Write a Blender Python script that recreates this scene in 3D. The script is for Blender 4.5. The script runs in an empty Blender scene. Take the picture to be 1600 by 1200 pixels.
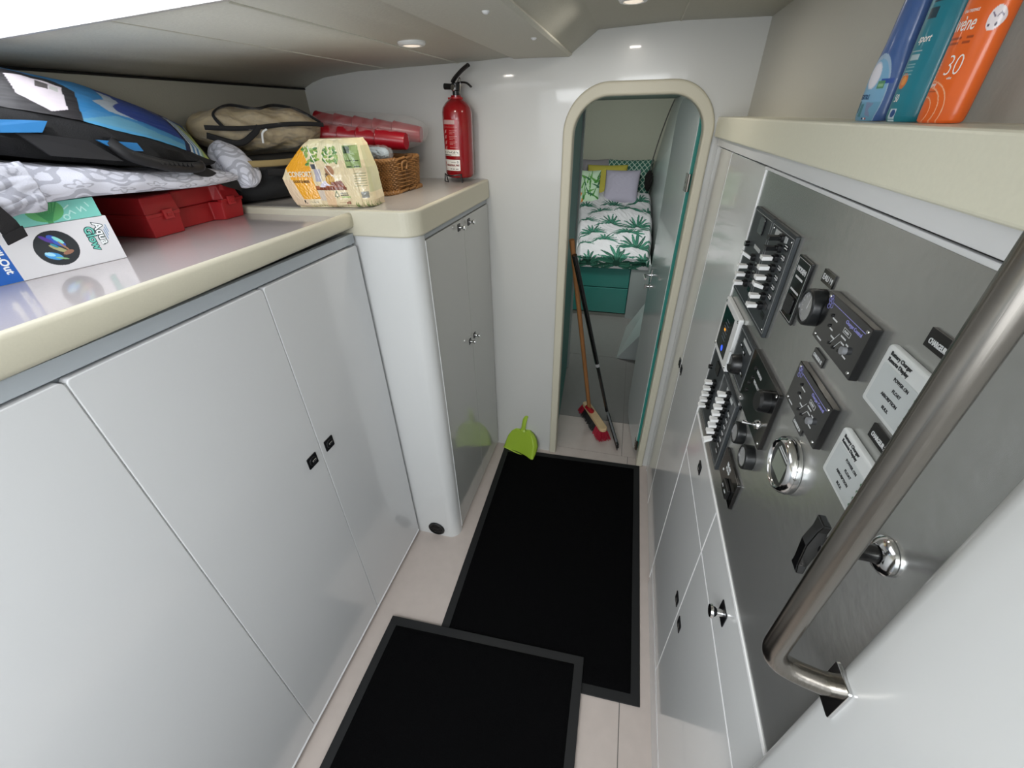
import bpy, bmesh, math, random
import numpy as np
from mathutils import Vector, Matrix
random.seed(7); rng = np.random.default_rng(7)
PI = math.pi
SC = bpy.context.scene
COL = SC.collection

# ------------------------------------------------------------------ camera
def nrm(v):
    v = np.array(v, float); return v/np.linalg.norm(v)
FPX = 641.0
_Y = nrm([198, -423, FPX]); _Z = -nrm([20, 982, FPX]); _Z = nrm(_Z-_Y*_Z.dot(_Y)); _X = np.cross(_Y, _Z)
RW = np.array([_X, _Y, _Z]) @ np.diag([1, -1, -1])
cd = bpy.data.cameras.new('camera'); cam = bpy.data.objects.new('camera', cd); COL.objects.link(cam)
cd.sensor_fit = 'HORIZONTAL'; cd.sensor_width = 36.0; cd.lens = 36.0*FPX/1600.0; cd.clip_start = 0.01
M4 = Matrix.Identity(4)
for i in range(3):
    for j in range(3): M4[i][j] = RW[i][j]
M4[2][3] = 1.6
cam.matrix_world = M4
SC.camera = cam

# ------------------------------------------------------------------ view + world + daylight + cabin fill
SC.view_settings.view_transform = 'Standard'; SC.view_settings.look = 'None'
SC.view_settings.gamma = 1; SC.view_settings.use_curve_mapping = False
SC.view_settings.exposure = 0.4
W = bpy.data.worlds.new('world'); SC.world = W; W.use_nodes = True
W.node_tree.nodes['Background'].inputs[0].default_value = (0.86, 0.93, 1.0, 1)
W.node_tree.nodes['Background'].inputs[1].default_value = 0.55

def area(name, loc, direction, sx, sy, power, color=(1, 1, 1), spread=PI):
    l = bpy.data.lights.new(name, 'AREA'); l.shape = 'RECTANGLE'; l.size = sx; l.size_y = sy
    l.energy = power; l.color = color; l.spread = spread
    o = bpy.data.objects.new(name, l); COL.objects.link(o); o.location = loc
    o.rotation_euler = Vector(direction).to_track_quat('-Z', 'Y').to_euler()
    return o
area('companionway_daylight', (-0.25, -1.05, 1.45), (0, 1, 0.0), 1.3, 0.8, 8.5, (0.9, 0.95, 1.0))
area('overhead_opening_daylight', (-0.25, -0.62, 1.86), (0, 0.75, -1), 0.9, 0.55, 18.5, (0.95, 0.975, 1.0))
area('cabin_fill_light', (-0.15, 3.5, 1.715), (0, 0.85, -1), 0.4, 0.4, 18, (0.95, 1, 0.97))  # added lamp hidden behind the lintel to brighten the cabin; no hatch there

# ------------------------------------------------------------------ helpers
def lin(c):
    if isinstance(c, str):
        c = tuple(int(c[i:i+2], 16)/255 for i in (0, 2, 4))
    return tuple((x/12.92 if x <= .04045 else ((x+.055)/1.055)**2.4) for x in c)
_m = {}
def mat(name, c='ffffff', rough=.5, metal=0., coat=0., spec=.5, bump=0., bscale=60., vary=0., trans=0., alpha=1., emis=None, estr=0., attr=False, coat_rough=.05, aniso=None, ior=None):
    if name in _m: return _m[name]
    m = bpy.data.materials.new(name); m.use_nodes = True; nt = m.node_tree; b = nt.nodes['Principled BSDF']
    b.inputs['Base Color'].default_value = lin(c)+(1,)
    b.inputs['Roughness'].default_value = rough; b.inputs['Metallic'].default_value = metal
    b.inputs['Coat Weight'].default_value = coat; b.inputs['Coat Roughness'].default_value = coat_rough
    b.inputs['Specular IOR Level'].default_value = spec
    b.inputs['Transmission Weight'].default_value = trans; b.inputs['Alpha'].default_value = alpha
    if ior: b.inputs['IOR'].default_value = ior
    if emis: b.inputs['Emission Color'].default_value = lin(emis)+(1,); b.inputs['Emission Strength'].default_value = estr
    src = None
    if attr:
        a = nt.nodes.new('ShaderNodeVertexColor'); a.layer_name = 'Col'; src = a.outputs['Color']
        nt.links.new(src, b.inputs['Base Color'])
    if vary or bump:
        tc = nt.nodes.new('ShaderNodeTexCoord'); n = nt.nodes.new('ShaderNodeTexNoise')
        n.inputs['Scale'].default_value = bscale; n.inputs['Detail'].default_value = 6
        nt.links.new(tc.outputs['Object'], n.inputs['Vector'])
        if aniso:
            mp = nt.nodes.new('ShaderNodeMapping'); mp.inputs['Scale'].default_value = aniso
            nt.links.new(tc.outputs['Object'], mp.inputs['Vector']); nt.links.new(mp.outputs['Vector'], n.inputs['Vector'])
        if bump:
            bp = nt.nodes.new('ShaderNodeBump'); bp.inputs['Strength'].default_value = bump; bp.inputs['Distance'].default_value = .002
            nt.links.new(n.outputs['Fac'], bp.inputs['Height']); nt.links.new(bp.outputs['Normal'], b.inputs['Normal'])
        if vary:
            mx = nt.nodes.new('ShaderNodeMixRGB'); mx.blend_type = 'MULTIPLY'; mx.inputs[0].default_value = 1
            cr = nt.nodes.new('ShaderNodeMapRange'); cr.inputs[1].default_value = .3; cr.inputs[2].default_value = .7
            cr.inputs[3].default_value = 1-vary; cr.inputs[4].default_value = 1
            nt.links.new(n.outputs['Fac'], cr.inputs[0]); nt.links.new(cr.outputs[0], mx.inputs[2])
            if src: nt.links.new(src, mx.inputs[1])
            else: mx.inputs[1].default_value = lin(c)+(1,)
            nt.links.new(mx.outputs[0], b.inputs['Base Color'])
    _m[name] = m; return m

laminate = mat('laminate', 'd3d4d5', .2, coat=.55, coat_rough=.06, bump=.02, bscale=3)
laminate_b = mat('laminate_edge', 'e4e5e6', .3)
gel = mat('gelcoat', 'd2d3d2', .22, coat=.4, bump=.12, bscale=9)
wallw = mat('bulkhead_paint', 'cbcbc7', .28, coat=.35, bump=.16, bscale=9)
vinyl = mat('headlining', 'd4d2c6', .62, bump=.25, bscale=160, vary=.06)
hullv = mat('hull_lining', '9a978a', .7, bump=.3, bscale=220)
cream = mat('cream_rim', 'cdc8b4', .42, bump=.05, bscale=300, vary=.03)
ledgec = mat('cream_ledge', 'f0edd8', .35, bump=.05, bscale=200, vary=.03)
topm = mat('worktop_laminate', 'c2bab9', .16, coat=.5, coat_rough=.04, vary=.05, bscale=400)
topm2 = mat('worktop_speckle', 'b7b2ab', .3, coat=.3, vary=.12, bscale=250)
chrome = mat('chrome', 'd8d8d8', .12, metal=1)
steel = mat('brushed_steel', '86817a', .22, metal=1, bump=.12, bscale=300, aniso=(1, 1, .03))
darkm = mat('dark_recess', '101112', .4)
black = mat('black_plastic', '121314', .35)
blackg = mat('black_gloss', '0c0c0d', .18, coat=.5)
blackf = mat('black_fabric', '0b0b0d', .8, bump=.4, bscale=400)
webb = mat('webbing', '121214', .75, bump=.5, bscale=900)
panelg = mat('panel_grey', 'c6c7c4', .27, metal=.8, bump=.12, bscale=60, vary=.05)
panels = mat('switch_panel_grey', '33383b', .4, vary=.06)
whitep = mat('white_plastic', 'e2e3e2', .35)
whiteb = mat('white_paddle', 'f4f4f2', .3)
greyp = mat('grey_plate', 'b9bcbc', .4)
printw = mat('white_print', 'd0d2d2', .5)
printk = mat('black_print', '26282a', .5)
printb = mat('violet_print', '8f8fce', .5)
teal = mat('teal_paint', '34897f', .32, coat=.3, bump=.04, bscale=20)
tealdk = mat('teal_paint_wall', '2f8076', .5)
red = mat('red_plastic', 'a81e23', .42, bump=.06, bscale=350)
redg = mat('red_enamel', '8a0c14', .18, coat=.6)
redc = mat('red_cup', '9c1020', .3)
painted = mat('printed', rough=.45, attr=True)
paintedg = mat('printed_film', rough=.22, coat=.4, attr=True, bump=.25, bscale=30)
paintedf = mat('printed_fabric', rough=.85, attr=True, bump=.35, bscale=350)
clear = mat('clear_plastic', 'ffffff', .08, alpha=.11, bump=.9, bscale=45)
glassm = mat('gauge_glass', 'ffffff', .04, alpha=.18)

def obj(name, bm, m, parent=None, smooth=False, bevel=0, seg=2, sub=0, loc=None, auto=True, ang=35):
    me = bpy.data.meshes.new(name)
    if isinstance(bm, bmesh.types.BMesh):
        bmesh.ops.recalc_face_normals(bm, faces=bm.faces[:]) if auto else None
        bm.to_mesh(me); bm.free()
    else: me = bm
    o = bpy.data.objects.new(name, me); COL.objects.link(o)
    for mm in (m if isinstance(m, (list, tuple)) else [m]): me.materials.append(mm)
    if parent: o.parent = parent
    if loc: o.location = loc
    if smooth:
        for p in me.polygons: p.use_smooth = True
        try: me.set_sharp_from_angle(angle=math.radians(ang))
        except Exception: pass
    if bevel:
        b = o.modifiers.new('bevel', 'BEVEL'); b.width = bevel; b.segments = seg; b.limit_method = 'ANGLE'; b.angle_limit = math.radians(40)
        b.harden_normals = False
    if sub:
        s = o.modifiers.new('sub', 'SUBSURF'); s.levels = sub; s.render_levels = sub
    return o
def tag(o, label, cat, group=None, kind=None):
    if label: o['label'] = label
    if cat: o['category'] = cat
    if group: o['group'] = group
    if kind: o['kind'] = kind
    return o
def basis(x, y, z):
    m = Matrix.Identity(4)
    for i, v in enumerate((x, y, z)):
        for r in range(3): m[r][i] = v[r]
    return m
RWALL = basis((0, -1, 0), (0, 0, 1), (-1, 0, 0))   # on the right wall: x to viewer's right, y up, z out
LWALL = basis((0, 1, 0), (0, 0, 1), (1, 0, 0))
BWALL = basis((1, 0, 0), (0, 0, 1), (0, -1, 0))
def thing(name, label, cat, loc=(0, 0, 0), rot=None, group=None):
    o = bpy.data.objects.new(name, None); COL.objects.link(o); o.empty_display_size = .05
    m = (rot.copy() if rot is not None else Matrix.Identity(4)); m.translation = Vector(loc); o.matrix_world = m
    o['label'] = label; o['category'] = cat
    if group: o['group'] = group
    return o
def struct(name, bm, m, parent=None, **k):
    o = obj(name, bm, m, parent, **k)
    o['kind'] = 'structure'
    return o
B = bmesh.new
def box(bm, x0, x1, y0, y1, z0, z1):
    v = [bm.verts.new((x, y, z)) for x in (x0, x1) for y in (y0, y1) for z in (z0, z1)]
    for f in ((0, 1, 3, 2), (4, 6, 7, 5), (0, 4, 5, 1), (2, 3, 7, 6), (0, 2, 6, 4), (1, 5, 7, 3)): bm.faces.new([v[i] for i in f])
    return bm
def prism(bm, pts, d0, d1, axis='z'):
    def P(a, b, d):
        return {'z': (a, b, d), 'y': (a, d, b), 'x': (d, a, b)}[axis]
    lo = [bm.verts.new(P(a, b, d0)) for a, b in pts]; hi = [bm.verts.new(P(a, b, d1)) for a, b in pts]
    n = len(pts)
    bm.faces.new(lo); bm.faces.new(hi[::-1])
    for i in range(n): bm.faces.new((lo[i], lo[(i+1) % n], hi[(i+1) % n], hi[i]))
    return bm
def rrect(x0, x1, y0, y1, r, n=6):
    pts = []
    for cx, cy, a in ((x1-r, y0+r, -90), (x1-r, y1-r, 0), (x0+r, y1-r, 90), (x0+r, y0+r, 180)):
        for i in range(n+1):
            t = math.radians(a+90*i/n); pts.append((cx+r*math.cos(t), cy+r*math.sin(t)))
    return pts
def cyl(bm, c, r, z0, z1, n=32, r2=None):
    r2 = r if r2 is None else r2
    lo = [bm.verts.new((c[0]+r*math.cos(2*PI*i/n), c[1]+r*math.sin(2*PI*i/n), z0)) for i in range(n)]
    hi = [bm.verts.new((c[0]+r2*math.cos(2*PI*i/n), c[1]+r2*math.sin(2*PI*i/n), z1)) for i in range(n)]
    bm.faces.new(lo[::-1]); bm.faces.new(hi)
    for i in range(n): bm.faces.new((lo[i], lo[(i+1) % n], hi[(i+1) % n], hi[i]))
    return bm
def lathe(bm, prof, c=(0, 0), n=40, close=True):
    rings = []
    for r, z in prof:
        if r < 1e-6: rings.append([bm.verts.new((c[0], c[1], z))])
        else: rings.append([bm.verts.new((c[0]+r*math.cos(2*PI*i/n), c[1]+r*math.sin(2*PI*i/n), z)) for i in range(n)])
    for a, b in zip(rings, rings[1:]):
        for i in range(n):
            j = (i+1) % n
            if len(a) == 1 and len(b) == 1: continue
            if len(a) == 1: bm.faces.new((a[0], b[j], b[i]))
            elif len(b) == 1: bm.faces.new((a[i], a[j], b[0]))
            else: bm.faces.new((a[i], a[j], b[j], b[i]))
    return bm
def tube(bm, path, r, n=12, cap=True, flat=None):
    P = [Vector(p) for p in path]; rings = []
    R = r if isinstance(r, (list, tuple)) else [r]*len(P)
    up = None
    for i, p in enumerate(P):
        t = (P[min(i+1, len(P)-1)]-P[max(i-1, 0)]).normalized()
        if up is None:
            up = Vector((0, 0, 1)) if abs(t.z) < .9 else Vector((0, 1, 0))
        a = t.cross(up).normalized(); b = a.cross(t).normalized(); up = b
        fa, fb = flat or (1, 1)
        rings.append([bm.verts.new(p+a*(R[i]*fa*math.cos(2*PI*k/n))+b*(R[i]*fb*math.sin(2*PI*k/n))) for k in range(n)])
    for q, w in zip(rings, rings[1:]):
        for k in range(n): bm.faces.new((q[k], q[(k+1) % n], w[(k+1) % n], w[k]))
    if cap: bm.faces.new(rings[0][::-1]); bm.faces.new(rings[-1])
    return bm
def smoothpath(pts, n=8):
    P = [Vector(p) for p in pts]; out = []
    for i in range(len(P)-1):
        p0 = P[max(i-1, 0)]; p1 = P[i]; p2 = P[i+1]; p3 = P[min(i+2, len(P)-1)]
        for k in range(n):
            t = k/n
            out.append(.5*((2*p1)+(-p0+p2)*t+(2*p0-5*p1+4*p2-p3)*t*t+(-p0+3*p1-3*p2+p3)*t**3))
    out.append(P[-1]); return out
def arcpath(p0, corner, p1, r, n=8):
    """polyline p0 -> rounded corner -> p1"""
    p0, c, p1 = Vector(p0), Vector(corner), Vector(p1)
    a = c+(p0-c).normalized()*r; b = c+(p1-c).normalized()*r
    return [p0]+[(1-t)**2*a+2*t*(1-t)*c+t*t*b for t in [i/n for i in range(n+1)]]+[p1]
def loft(bm, secs, caps=True, closed=True):
    rings = [[bm.verts.new(p) for p in s] for s in secs]
    n = len(rings[0])
    for a, b in zip(rings, rings[1:]):
        for i in range(n if closed else n-1):
            j = (i+1) % n; bm.faces.new((a[i], a[j], b[j], b[i]))
    if caps: bm.faces.new(rings[0][::-1]); bm.faces.new(rings[-1])
    return bm
def gridmesh(name, fn, nu, nv, colfn=None, m=None, parent=None, wrap=False, sub=0, solid=0):
    u, v = np.meshgrid(np.linspace(0, 1, nu+1), np.linspace(0, 1, nv+1)); u = u.ravel(); v = v.ravel()
    P = fn(u, v); me = bpy.data.meshes.new(name)
    idx = np.arange((nu+1)*(nv+1)).reshape(nv+1, nu+1)
    f = np.stack([idx[:-1, :-1], idx[:-1, 1:], idx[1:, 1:], idx[1:, :-1]], -1).reshape(-1, 4)
    me.from_pydata([tuple(map(float, p)) for p in P], [], f.tolist())
    if colfn is not None:
        c = colfn(u, v); c = np.clip(c, 0, 1); c = np.where(c <= .04045, c/12.92, ((c+.055)/1.055)**2.4)
        at = me.color_attributes.new('Col', 'FLOAT_COLOR', 'POINT')
        at.data.foreach_set('color', np.concatenate([c, np.ones((len(c), 1))], 1).ravel().astype(np.float32))
    o = obj(name, me, m or painted, parent, smooth=True, auto=False, ang=180)
    if solid:
        s = o.modifiers.new('solid', 'SOLIDIFY'); s.thickness = solid; s.offset = -1
    return o
def hexa(c): return np.array([int(c[i:i+2], 16)/255 for i in (0, 2, 4)])
class Paint:
    """albedo pattern evaluated on grid points"""
    def __init__(s, x, y, base): s.x = x; s.y = y; s.c = np.tile(hexa(base), (len(x), 1))
    def put(s, m, c, a=1.): s.c[m] = s.c[m]*(1-a)+hexa(c)*a
    def rect(s, x0, x1, y0, y1, c, a=1.): s.put((s.x >= x0) & (s.x <= x1) & (s.y >= y0) & (s.y <= y1), c, a)
    def ell(s, cx, cy, rx, ry, c, a=1., rot=0):
        co, si = math.cos(rot), math.sin(rot); dx = s.x-cx; dy = s.y-cy
        s.put(((dx*co+dy*si)/rx)**2+((-dx*si+dy*co)/ry)**2 <= 1, c, a)
    def ring(s, cx, cy, r, w, c, sx=1., a=1.):
        d = np.hypot((s.x-cx)/sx, s.y-cy); s.put(np.abs(d-r) < w, c, a)
    def line(s, p, w, c, a=1.):
        for (x0, y0), (x1, y1) in zip(p, p[1:]):
            dx, dy = x1-x0, y1-y0; L = dx*dx+dy*dy+1e-12
            t = np.clip(((s.x-x0)*dx+(s.y-y0)*dy)/L, 0, 1)
            w_ = w if not isinstance(w, tuple) else w[0]+(w[1]-w[0])*t
            s.put(np.hypot(s.x-x0-t*dx, s.y-y0-t*dy) < w_, c, a)
    def poly(s, pts, c, a=1.):
        ins = np.zeros(len(s.x), bool); n = len(pts)
        for i in range(n):
            x0, y0 = pts[i]; x1, y1 = pts[(i+1) % n]
            if y0 == y1: continue
            cnd = ((y0 > s.y) != (y1 > s.y)) & (s.x < (x1-x0)*(s.y-y0)/(y1-y0)+x0); ins ^= cnd
        s.put(ins, c, a)
def text(s, size, m, parent, loc, rot=0., name='lettering', align='LEFT', bold=0., sx=1., base=None, shear=0., depth=.0002, lab=None):
    cu = bpy.data.curves.new(name, 'FONT'); cu.body = s; cu.size = size; cu.align_x = align; cu.extrude = depth; cu.offset = bold
    cu.shear = shear; cu.resolution_u = 3
    t = bpy.data.objects.new(name, cu); COL.objects.link(t)
    dg = bpy.context.evaluated_depsgraph_get(); dg.update()
    me = bpy.data.meshes.new_from_object(t.evaluated_get(dg))
    bpy.data.objects.remove(t); bpy.data.curves.remove(cu)
    o = bpy.data.objects.new(name, me); COL.objects.link(o); me.materials.clear(); me.materials.append(m)
    o.parent = parent
    L = Matrix.Translation(Vector(loc)) @ (base if base is not None else Matrix.Identity(4)) @ Matrix.Rotation(rot, 4, 'Z') @ Matrix.Diagonal((sx, 1, 1, 1))
    o.matrix_local = L
    if lab: o['label'] = lab
    return o
def noise2(x, y, seed=0, n=6, f0=3.):
    r = np.random.default_rng(seed); o = np.zeros_like(x)
    for i in range(n):
        a = r.uniform(0, 2*PI); f = f0*(1.5**i); ph = r.uniform(0, 6.28)
        o += np.sin((x*math.cos(a)+y*math.sin(a))*f*2*PI/3+ph+1.3*np.sin(y*f+ph))/(1.35**i)
    return o/n

# ================================================================== SETTING
FLOORM = mat('floor_tile', 'bdb2ab', .38, bump=.06, bscale=25, vary=.06)
GROUT = mat('grout', '6f6b67', .8)
b = B()
FLOORD = mat('shaded_floor_tile', '787572', .38, bump=.06, bscale=25, vary=.06)  # same floor tile, with the cabin's dimmer light put into its colour
xe = [-1.45, .174, .62]; ye = [-1.25, 1.79, 2.09, 2.91, 3.72, 6.2]
for i in range(2):
    for j in range(5):
        g = .0015
        x0, x1 = xe[i]+g, xe[i+1]-g
        if j > 0: x0, x1 = (-1.45+g, .142-g) if i == 0 else (.142+g, .62-g)
        n0 = len(b.faces); box(b, x0, x1, ye[j]+g, ye[j+1]-g, -.01, 0)
        b.faces.ensure_lookup_table()
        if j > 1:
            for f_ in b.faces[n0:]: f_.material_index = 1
fl = struct('floor', b, [FLOORM, FLOORD])
b = B(); box(b, -1.45, .62, -1.25, 6.2, -.03, -.002); struct('floor_joints', b, GROUT, fl)

# ceiling with an opening for the hatch
prof = [(-1.34, 1.690), (-1.26, 1.722), (-1.2, 1.737), (-1.05, 1.751), (-.77, 1.758), (-.55, 1.764), (-.44, 1.770), (-.242, 1.770), (-.158, 1.827), (.079, 1.836), (.36, 1.832)]
yb = [-.45, .12, .725, 1.76]
b = B()
for j in range(3):
    for (xa, za), (xb, zb) in zip(prof, prof[1:]):
        if j == 1 and xa >= -1.2 and xb <= -.55: continue
        b.faces.new([b.verts.new(p) for p in ((xa, yb[j], za), (xb, yb[j], zb), (xb, yb[j+1], zb), (xa, yb[j+1], za))])
bmesh.ops.remove_doubles(b, verts=b.verts[:], dist=1e-5)
ce = struct('ceiling', b, vinyl, smooth=True, ang=20)
s = ce.modifiers.new('s', 'SOLIDIFY'); s.thickness = .02; s.offset = 1
b = B()   # hatch frame, flush with the headlining
def hz(x): return 1.737+(x+1.2)/.65*.027-.003
o_ = [(-1.199, .121), (-.551, .121), (-.551, .724), (-1.199, .724)]; i_ = [(-1.190, .130), (-.560, .130), (-.560, .715), (-1.190, .715)]
rings = [[b.verts.new((x, y, z_(x))) for x, y in L_] for L_, z_ in ((o_, hz), (i_, hz), (i_, lambda x: 1.79), (o_, lambda x: 1.79))]
for q in range(4):
    A_, B_ = rings[q], rings[(q+1) % 4]
    for k in range(4): b.faces.new((A_[k], A_[(k+1) % 4], B_[(k+1) % 4], B_[k]))
hw = struct('window_1', b, mat('hatch_frame', 'f2f2f0', .3))
b = B(); box(b, -1.19, -.56, .13, .715, 1.766, 1.776)
struct('window_pane', b, mat('hatch_acrylic', 'ffffff', .3, emis='f4f8ff', estr=2.1), hw)
# overlay panel, seams and caps in the headlining
b = B(); prism(b, [(-.44, 1.771), (-.44, 1.764), (-.247, 1.762), (-.238, 1.767), (-.243, 1.777)], -.45, 1.738, 'y'); 
tr = struct('trim_1', b, vinyl, bevel=.002)
for x, y in ((-.296, .965), (-.277, 1.304)):
    b = B(); lathe(b, [(0, -.005), (.004, -.0045), (.007, -.002), (.008, .001)], n=20)
    struct('screw_cap', b, whitep, tr, smooth=True, loc=(x, y, 1.7625))
b = B()
for x, z in ((-.93, 1.7545), (-.655, 1.7605), (.079, 1.8355)):
    tube(b, [(x, .74 if z < 1.8 else -.4, z), (x+.01, 1.2, z), (x+.012, 1.738, z)], .0022, 8)
struct('trim_2', b, vinyl, smooth=True)
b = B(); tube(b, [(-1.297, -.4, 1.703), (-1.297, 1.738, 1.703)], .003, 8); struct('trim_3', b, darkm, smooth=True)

b = B(); box(b, -1.33, -1.3, -1.2, 1.76, 1.30, 1.76); struct('wall_left', b, hullv)
# back bulkhead with the arched doorway
def arch(x0, x1, zt, r, z0=0., n=14):
    p = [(x0, z0)]
    for i in range(n+1):
        t = PI-PI/2*i/n; p.append((x0+r+r*math.cos(t), zt-r+r*math.sin(t)))
    for i in range(n+1):
        t = PI/2-PI/2*i/n; p.append((x1-r+r*math.cos(t), zt-r+r*math.sin(t)))
    return p+[(x1, z0)]
inn = arch(-.221, .218, 1.651, .118); out = arch(-.257, .251, 1.692, .152)
b = B(); prism(b, [(-1.35, 0), (-.235, 0)]+arch(-.235, .23, 1.665, .13)+[(.23, 0), (.62, 0), (.62, 1.9), (-1.35, 1.9)], 1.74, 1.775, 'y')
struct('wall_back', b, wallw)
b = B(); prism(b, out+inn[::-1], 1.727, 1.79, 'y')
struct('trim_4', b, cream, bevel=.007, seg=3)
# right: upper wall, ledge, pelmet
b = B(); box(b, .345, .37, -1.2, 1.76, 1.56, 1.86); struct('wall_right', b, mat('side_lining', 'c6c4bb', .5, bump=.2, bscale=120))
b = B(); box(b, .30, .62, .0, 1.74, 1.5, 1.586)
box(b, .256, .30, .0, 1.738, 1.529, 1.586)
led = struct('trim_5', b, ledgec, bevel=.004, seg=3)
b = B(); box(b, .2635, .30, .262, 1.15, 1.5075, 1.529); box(b, .266, .30, 1.153, 1.70, 1.506, 1.529); box(b, .268, .3, .262, 1.06, 1.4985, 1.504)
struct('trim_6', b, laminate_b, bevel=.001)
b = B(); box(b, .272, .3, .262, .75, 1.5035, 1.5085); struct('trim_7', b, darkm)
# near bulkhead end on the right
b = B(); prism(b, [(.252, -.75), (.25, .20)]+[(.25+.022-.022*math.cos(t), .236+.022*math.sin(t)) for t in [PI/2*i/8 for i in range(9)]]+[(.62, .258), (.62, -.75)], 0, 1.86, 'z')
struct('wall_near', b, gel, smooth=True, ang=50)
b = B(); box(b, -1.33, .62, -1.25, -1.2, 0, 1.1); struct('wall_rear', b, gel)
b = B(); box(b, .6, .64, -1.2, 1.76, 0, 1.9); struct('wall_right_outer', b, gel)

# ---- sleeping cabin shell
cg = mat('cabin_lining', 'a9a897', .6, bump=.2, bscale=120, vary=.04)
cw = mat('cabin_white', 'aab0ae', .35, coat=.3)
b = B(); prism(b, [(-.34, 1.79), (-.236, 1.79), (-.292, 2.68), (-.34, 2.68)], 0, 1.74, 'z'); struct('wall_passage', b, tealdk)
b = B(); box(b, -.62, -.281, 2.682, 2.73, 0, 1.74); box(b, -.62, -.585, 2.73, 5.75, 0, 1.74); struct('wall_cabin_left', b, cw)
b = B(); box(b, .36, .40, 1.79, 3.3, 0, 1.74); struct('wall_cabin_right', b, cw)
b = B(); loft(b, [[(.40, 3.0, 1.74), (.40, 3.0, .0), (.45, 3.0, .0), (.45, 3.0, 1.74)], [(.345, 5.45, 1.74), (.235, 5.45, 1.05), (.235, 5.45, 0), (.5, 5.45, 1.74)]]); struct('wall_cabin_hull', b, cw)
b = B(); loft(b, [[(-.62, 5.52, 1.02), (.5, 5.52, 1.02), (.5, 5.62, 1.02), (-.62, 5.62, 1.02)], [(-.62, 5.48, 1.74), (.5, 5.48, 1.74), (.5, 5.58, 1.74), (-.62, 5.58, 1.74)]]); box(b, -.62, .5, 5.52, 5.6, 0, 1.02); struct('wall_cabin_end', b, cg)
b = B(); box(b, -.62, .5, 1.775, 5.6, 1.725, 1.75); struct('ceiling_cabin', b, mat('cabin_ceiling', '6d8078', .6))
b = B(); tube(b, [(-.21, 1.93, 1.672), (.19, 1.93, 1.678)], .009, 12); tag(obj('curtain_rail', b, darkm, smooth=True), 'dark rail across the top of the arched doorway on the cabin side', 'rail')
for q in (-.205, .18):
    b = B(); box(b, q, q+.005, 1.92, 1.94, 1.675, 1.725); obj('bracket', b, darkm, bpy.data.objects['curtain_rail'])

# door leaf, swung into the cabin
dl = bpy.data.objects.new('door_1', None); COL.objects.link(dl); dl['kind'] = 'structure'
ang = math.atan2(.045, .43)
dl.matrix_world = Matrix.Translation((.2215, 1.799, 0)) @ Matrix.Rotation(PI/2+ang, 4, 'Z')
# local: x along leaf, y = towards corridor-left(-x world)
b = B(); prism(b, rrect(0, .43, .012, 1.648, .1, 8), -.012, .014, 'y'); struct('door_leaf', b, teal, dl, bevel=.002)
b = B(); prism(b, rrect(.001, .429, .013, 1.647, .1, 8), .014, .0165, 'y'); struct('door_face', b, mat('door_laminate', 'd2d6d5', .16, coat=.5, coat_rough=.04), dl)
for z, n_ in ((.90, 'door_handle'), (.84, 'door_lock')):
    b = B(); box(b, .385, .405, .0165, .0195, z-.035 if n_ == 'door_handle' else z-.02, z+.03 if n_ == 'door_handle' else z+.02)
    if n_ == 'door_handle': tube(b, [(.395, .018, z), (.395, .045, z), (.39, .05, z), (.33, .052, z)], .006, 10)
    else: 
        tube(b, [(.395, .018, z), (.395, .03, z)], .009, 12); box(b, .392, .398, .03, .042, z-.01, z+.01)
    struct(n_, b, chrome, dl, smooth=True)
for z in (.09, 1.38):
    b = B(); box(b, -.004, .03, .0165, .0185, z-.03, z+.03); tube(b, [(-.006, .012, z-.03), (-.006, .012, z+.03)], .005, 10)
    for q in (-.018, 0, .018): lathe(b, [(0, 0), (0, 0)], n=3) if 0 else box(b, .012, .017, .0185, .0195, z+q-.003, z+q+.003)
    struct('door_hinge', b, steel, dl)
b = B(); box(b, -.0125, -.011, -.006, .008, .69, .78); struct('door_strike_plate', b, mat('dull_brass', '55524c', .5, metal=.6), dl)

# ================================================================== LEFT CABINETS
def flush_pull(parent, M, s=.036):
    """square recessed pull; M places it on the face with z out"""
    h = bpy.data.objects.new('handle', None); 
    b = B(); prism(b, rrect(-s/2, s/2, -s/2, s/2, .003, 3), 0, .0022, 'z')
    o = obj('handle', b, mat('pull_plate', '26272a', .3, metal=.7), parent, bevel=.0006); o.matrix_local = M
    b = B(); lathe(b, [(s*.36, .0024), (s*.34, .0034), (s*.30, .0026), (s*.22, .0024)], n=28); obj('ring_pull', b, mat('pull_plate', '26272a', .3, metal=.7), o, smooth=True)
    b = B(); box(b, -s*.08, s*.3, -s*.09, s*.05, .0024, .0045); obj('latch_tongue', b, chrome, o, bevel=.0008)
    bpy.data.objects.remove(h)
    return o
def knob_pull(parent, M, s=.032):
    b = B(); prism(b, rrect(-s/2, s/2, -s/2, s/2, .003, 3), 0, .002, 'z')
    o = obj('handle', b, mat('pull_plate', '26272a', .3, metal=.7), parent, bevel=.0006); o.matrix_local = M
    b = B(); lathe(b, [(s*.2, .002), (s*.17, .012), (s*.3, .016), (s*.36, .020), (s*.32, .024), (0, .025)], n=24); obj('knob', b, chrome, o, smooth=True)
    return o
def doorpanel(name, x0, x1, z0, z1, face, parent, dirx, m=laminate, r=.008, th=.018):
    """door in the plane x=face, spanning y x0..x1"""
    b = B(); d0, d1 = (face-th, face) if dirx > 0 else (face, face+th)
    prism(b, rrect(x0, x1, z0, z1, r, 4), d0, d1, 'x')
    return obj(name, b, m, parent, bevel=.0015, seg=2)
XL = -.738
c = thing('base_cabinet', 'long white low cabinet with flush doors under the front left worktop', 'cabinet', (0, 0, 0))
b = B(); box(b, -1.29, XL-.0205, -.8, 1.062, .04, 1.309); obj('body', b, mat('cabinet_body', 'a9b0b6', .35), c)
b = B(); box(b, -1.29, XL-.028, -.8, 1.062, 0, .04); obj('plinth', b, mat('plinth', '9b9894', .5), c)
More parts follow.
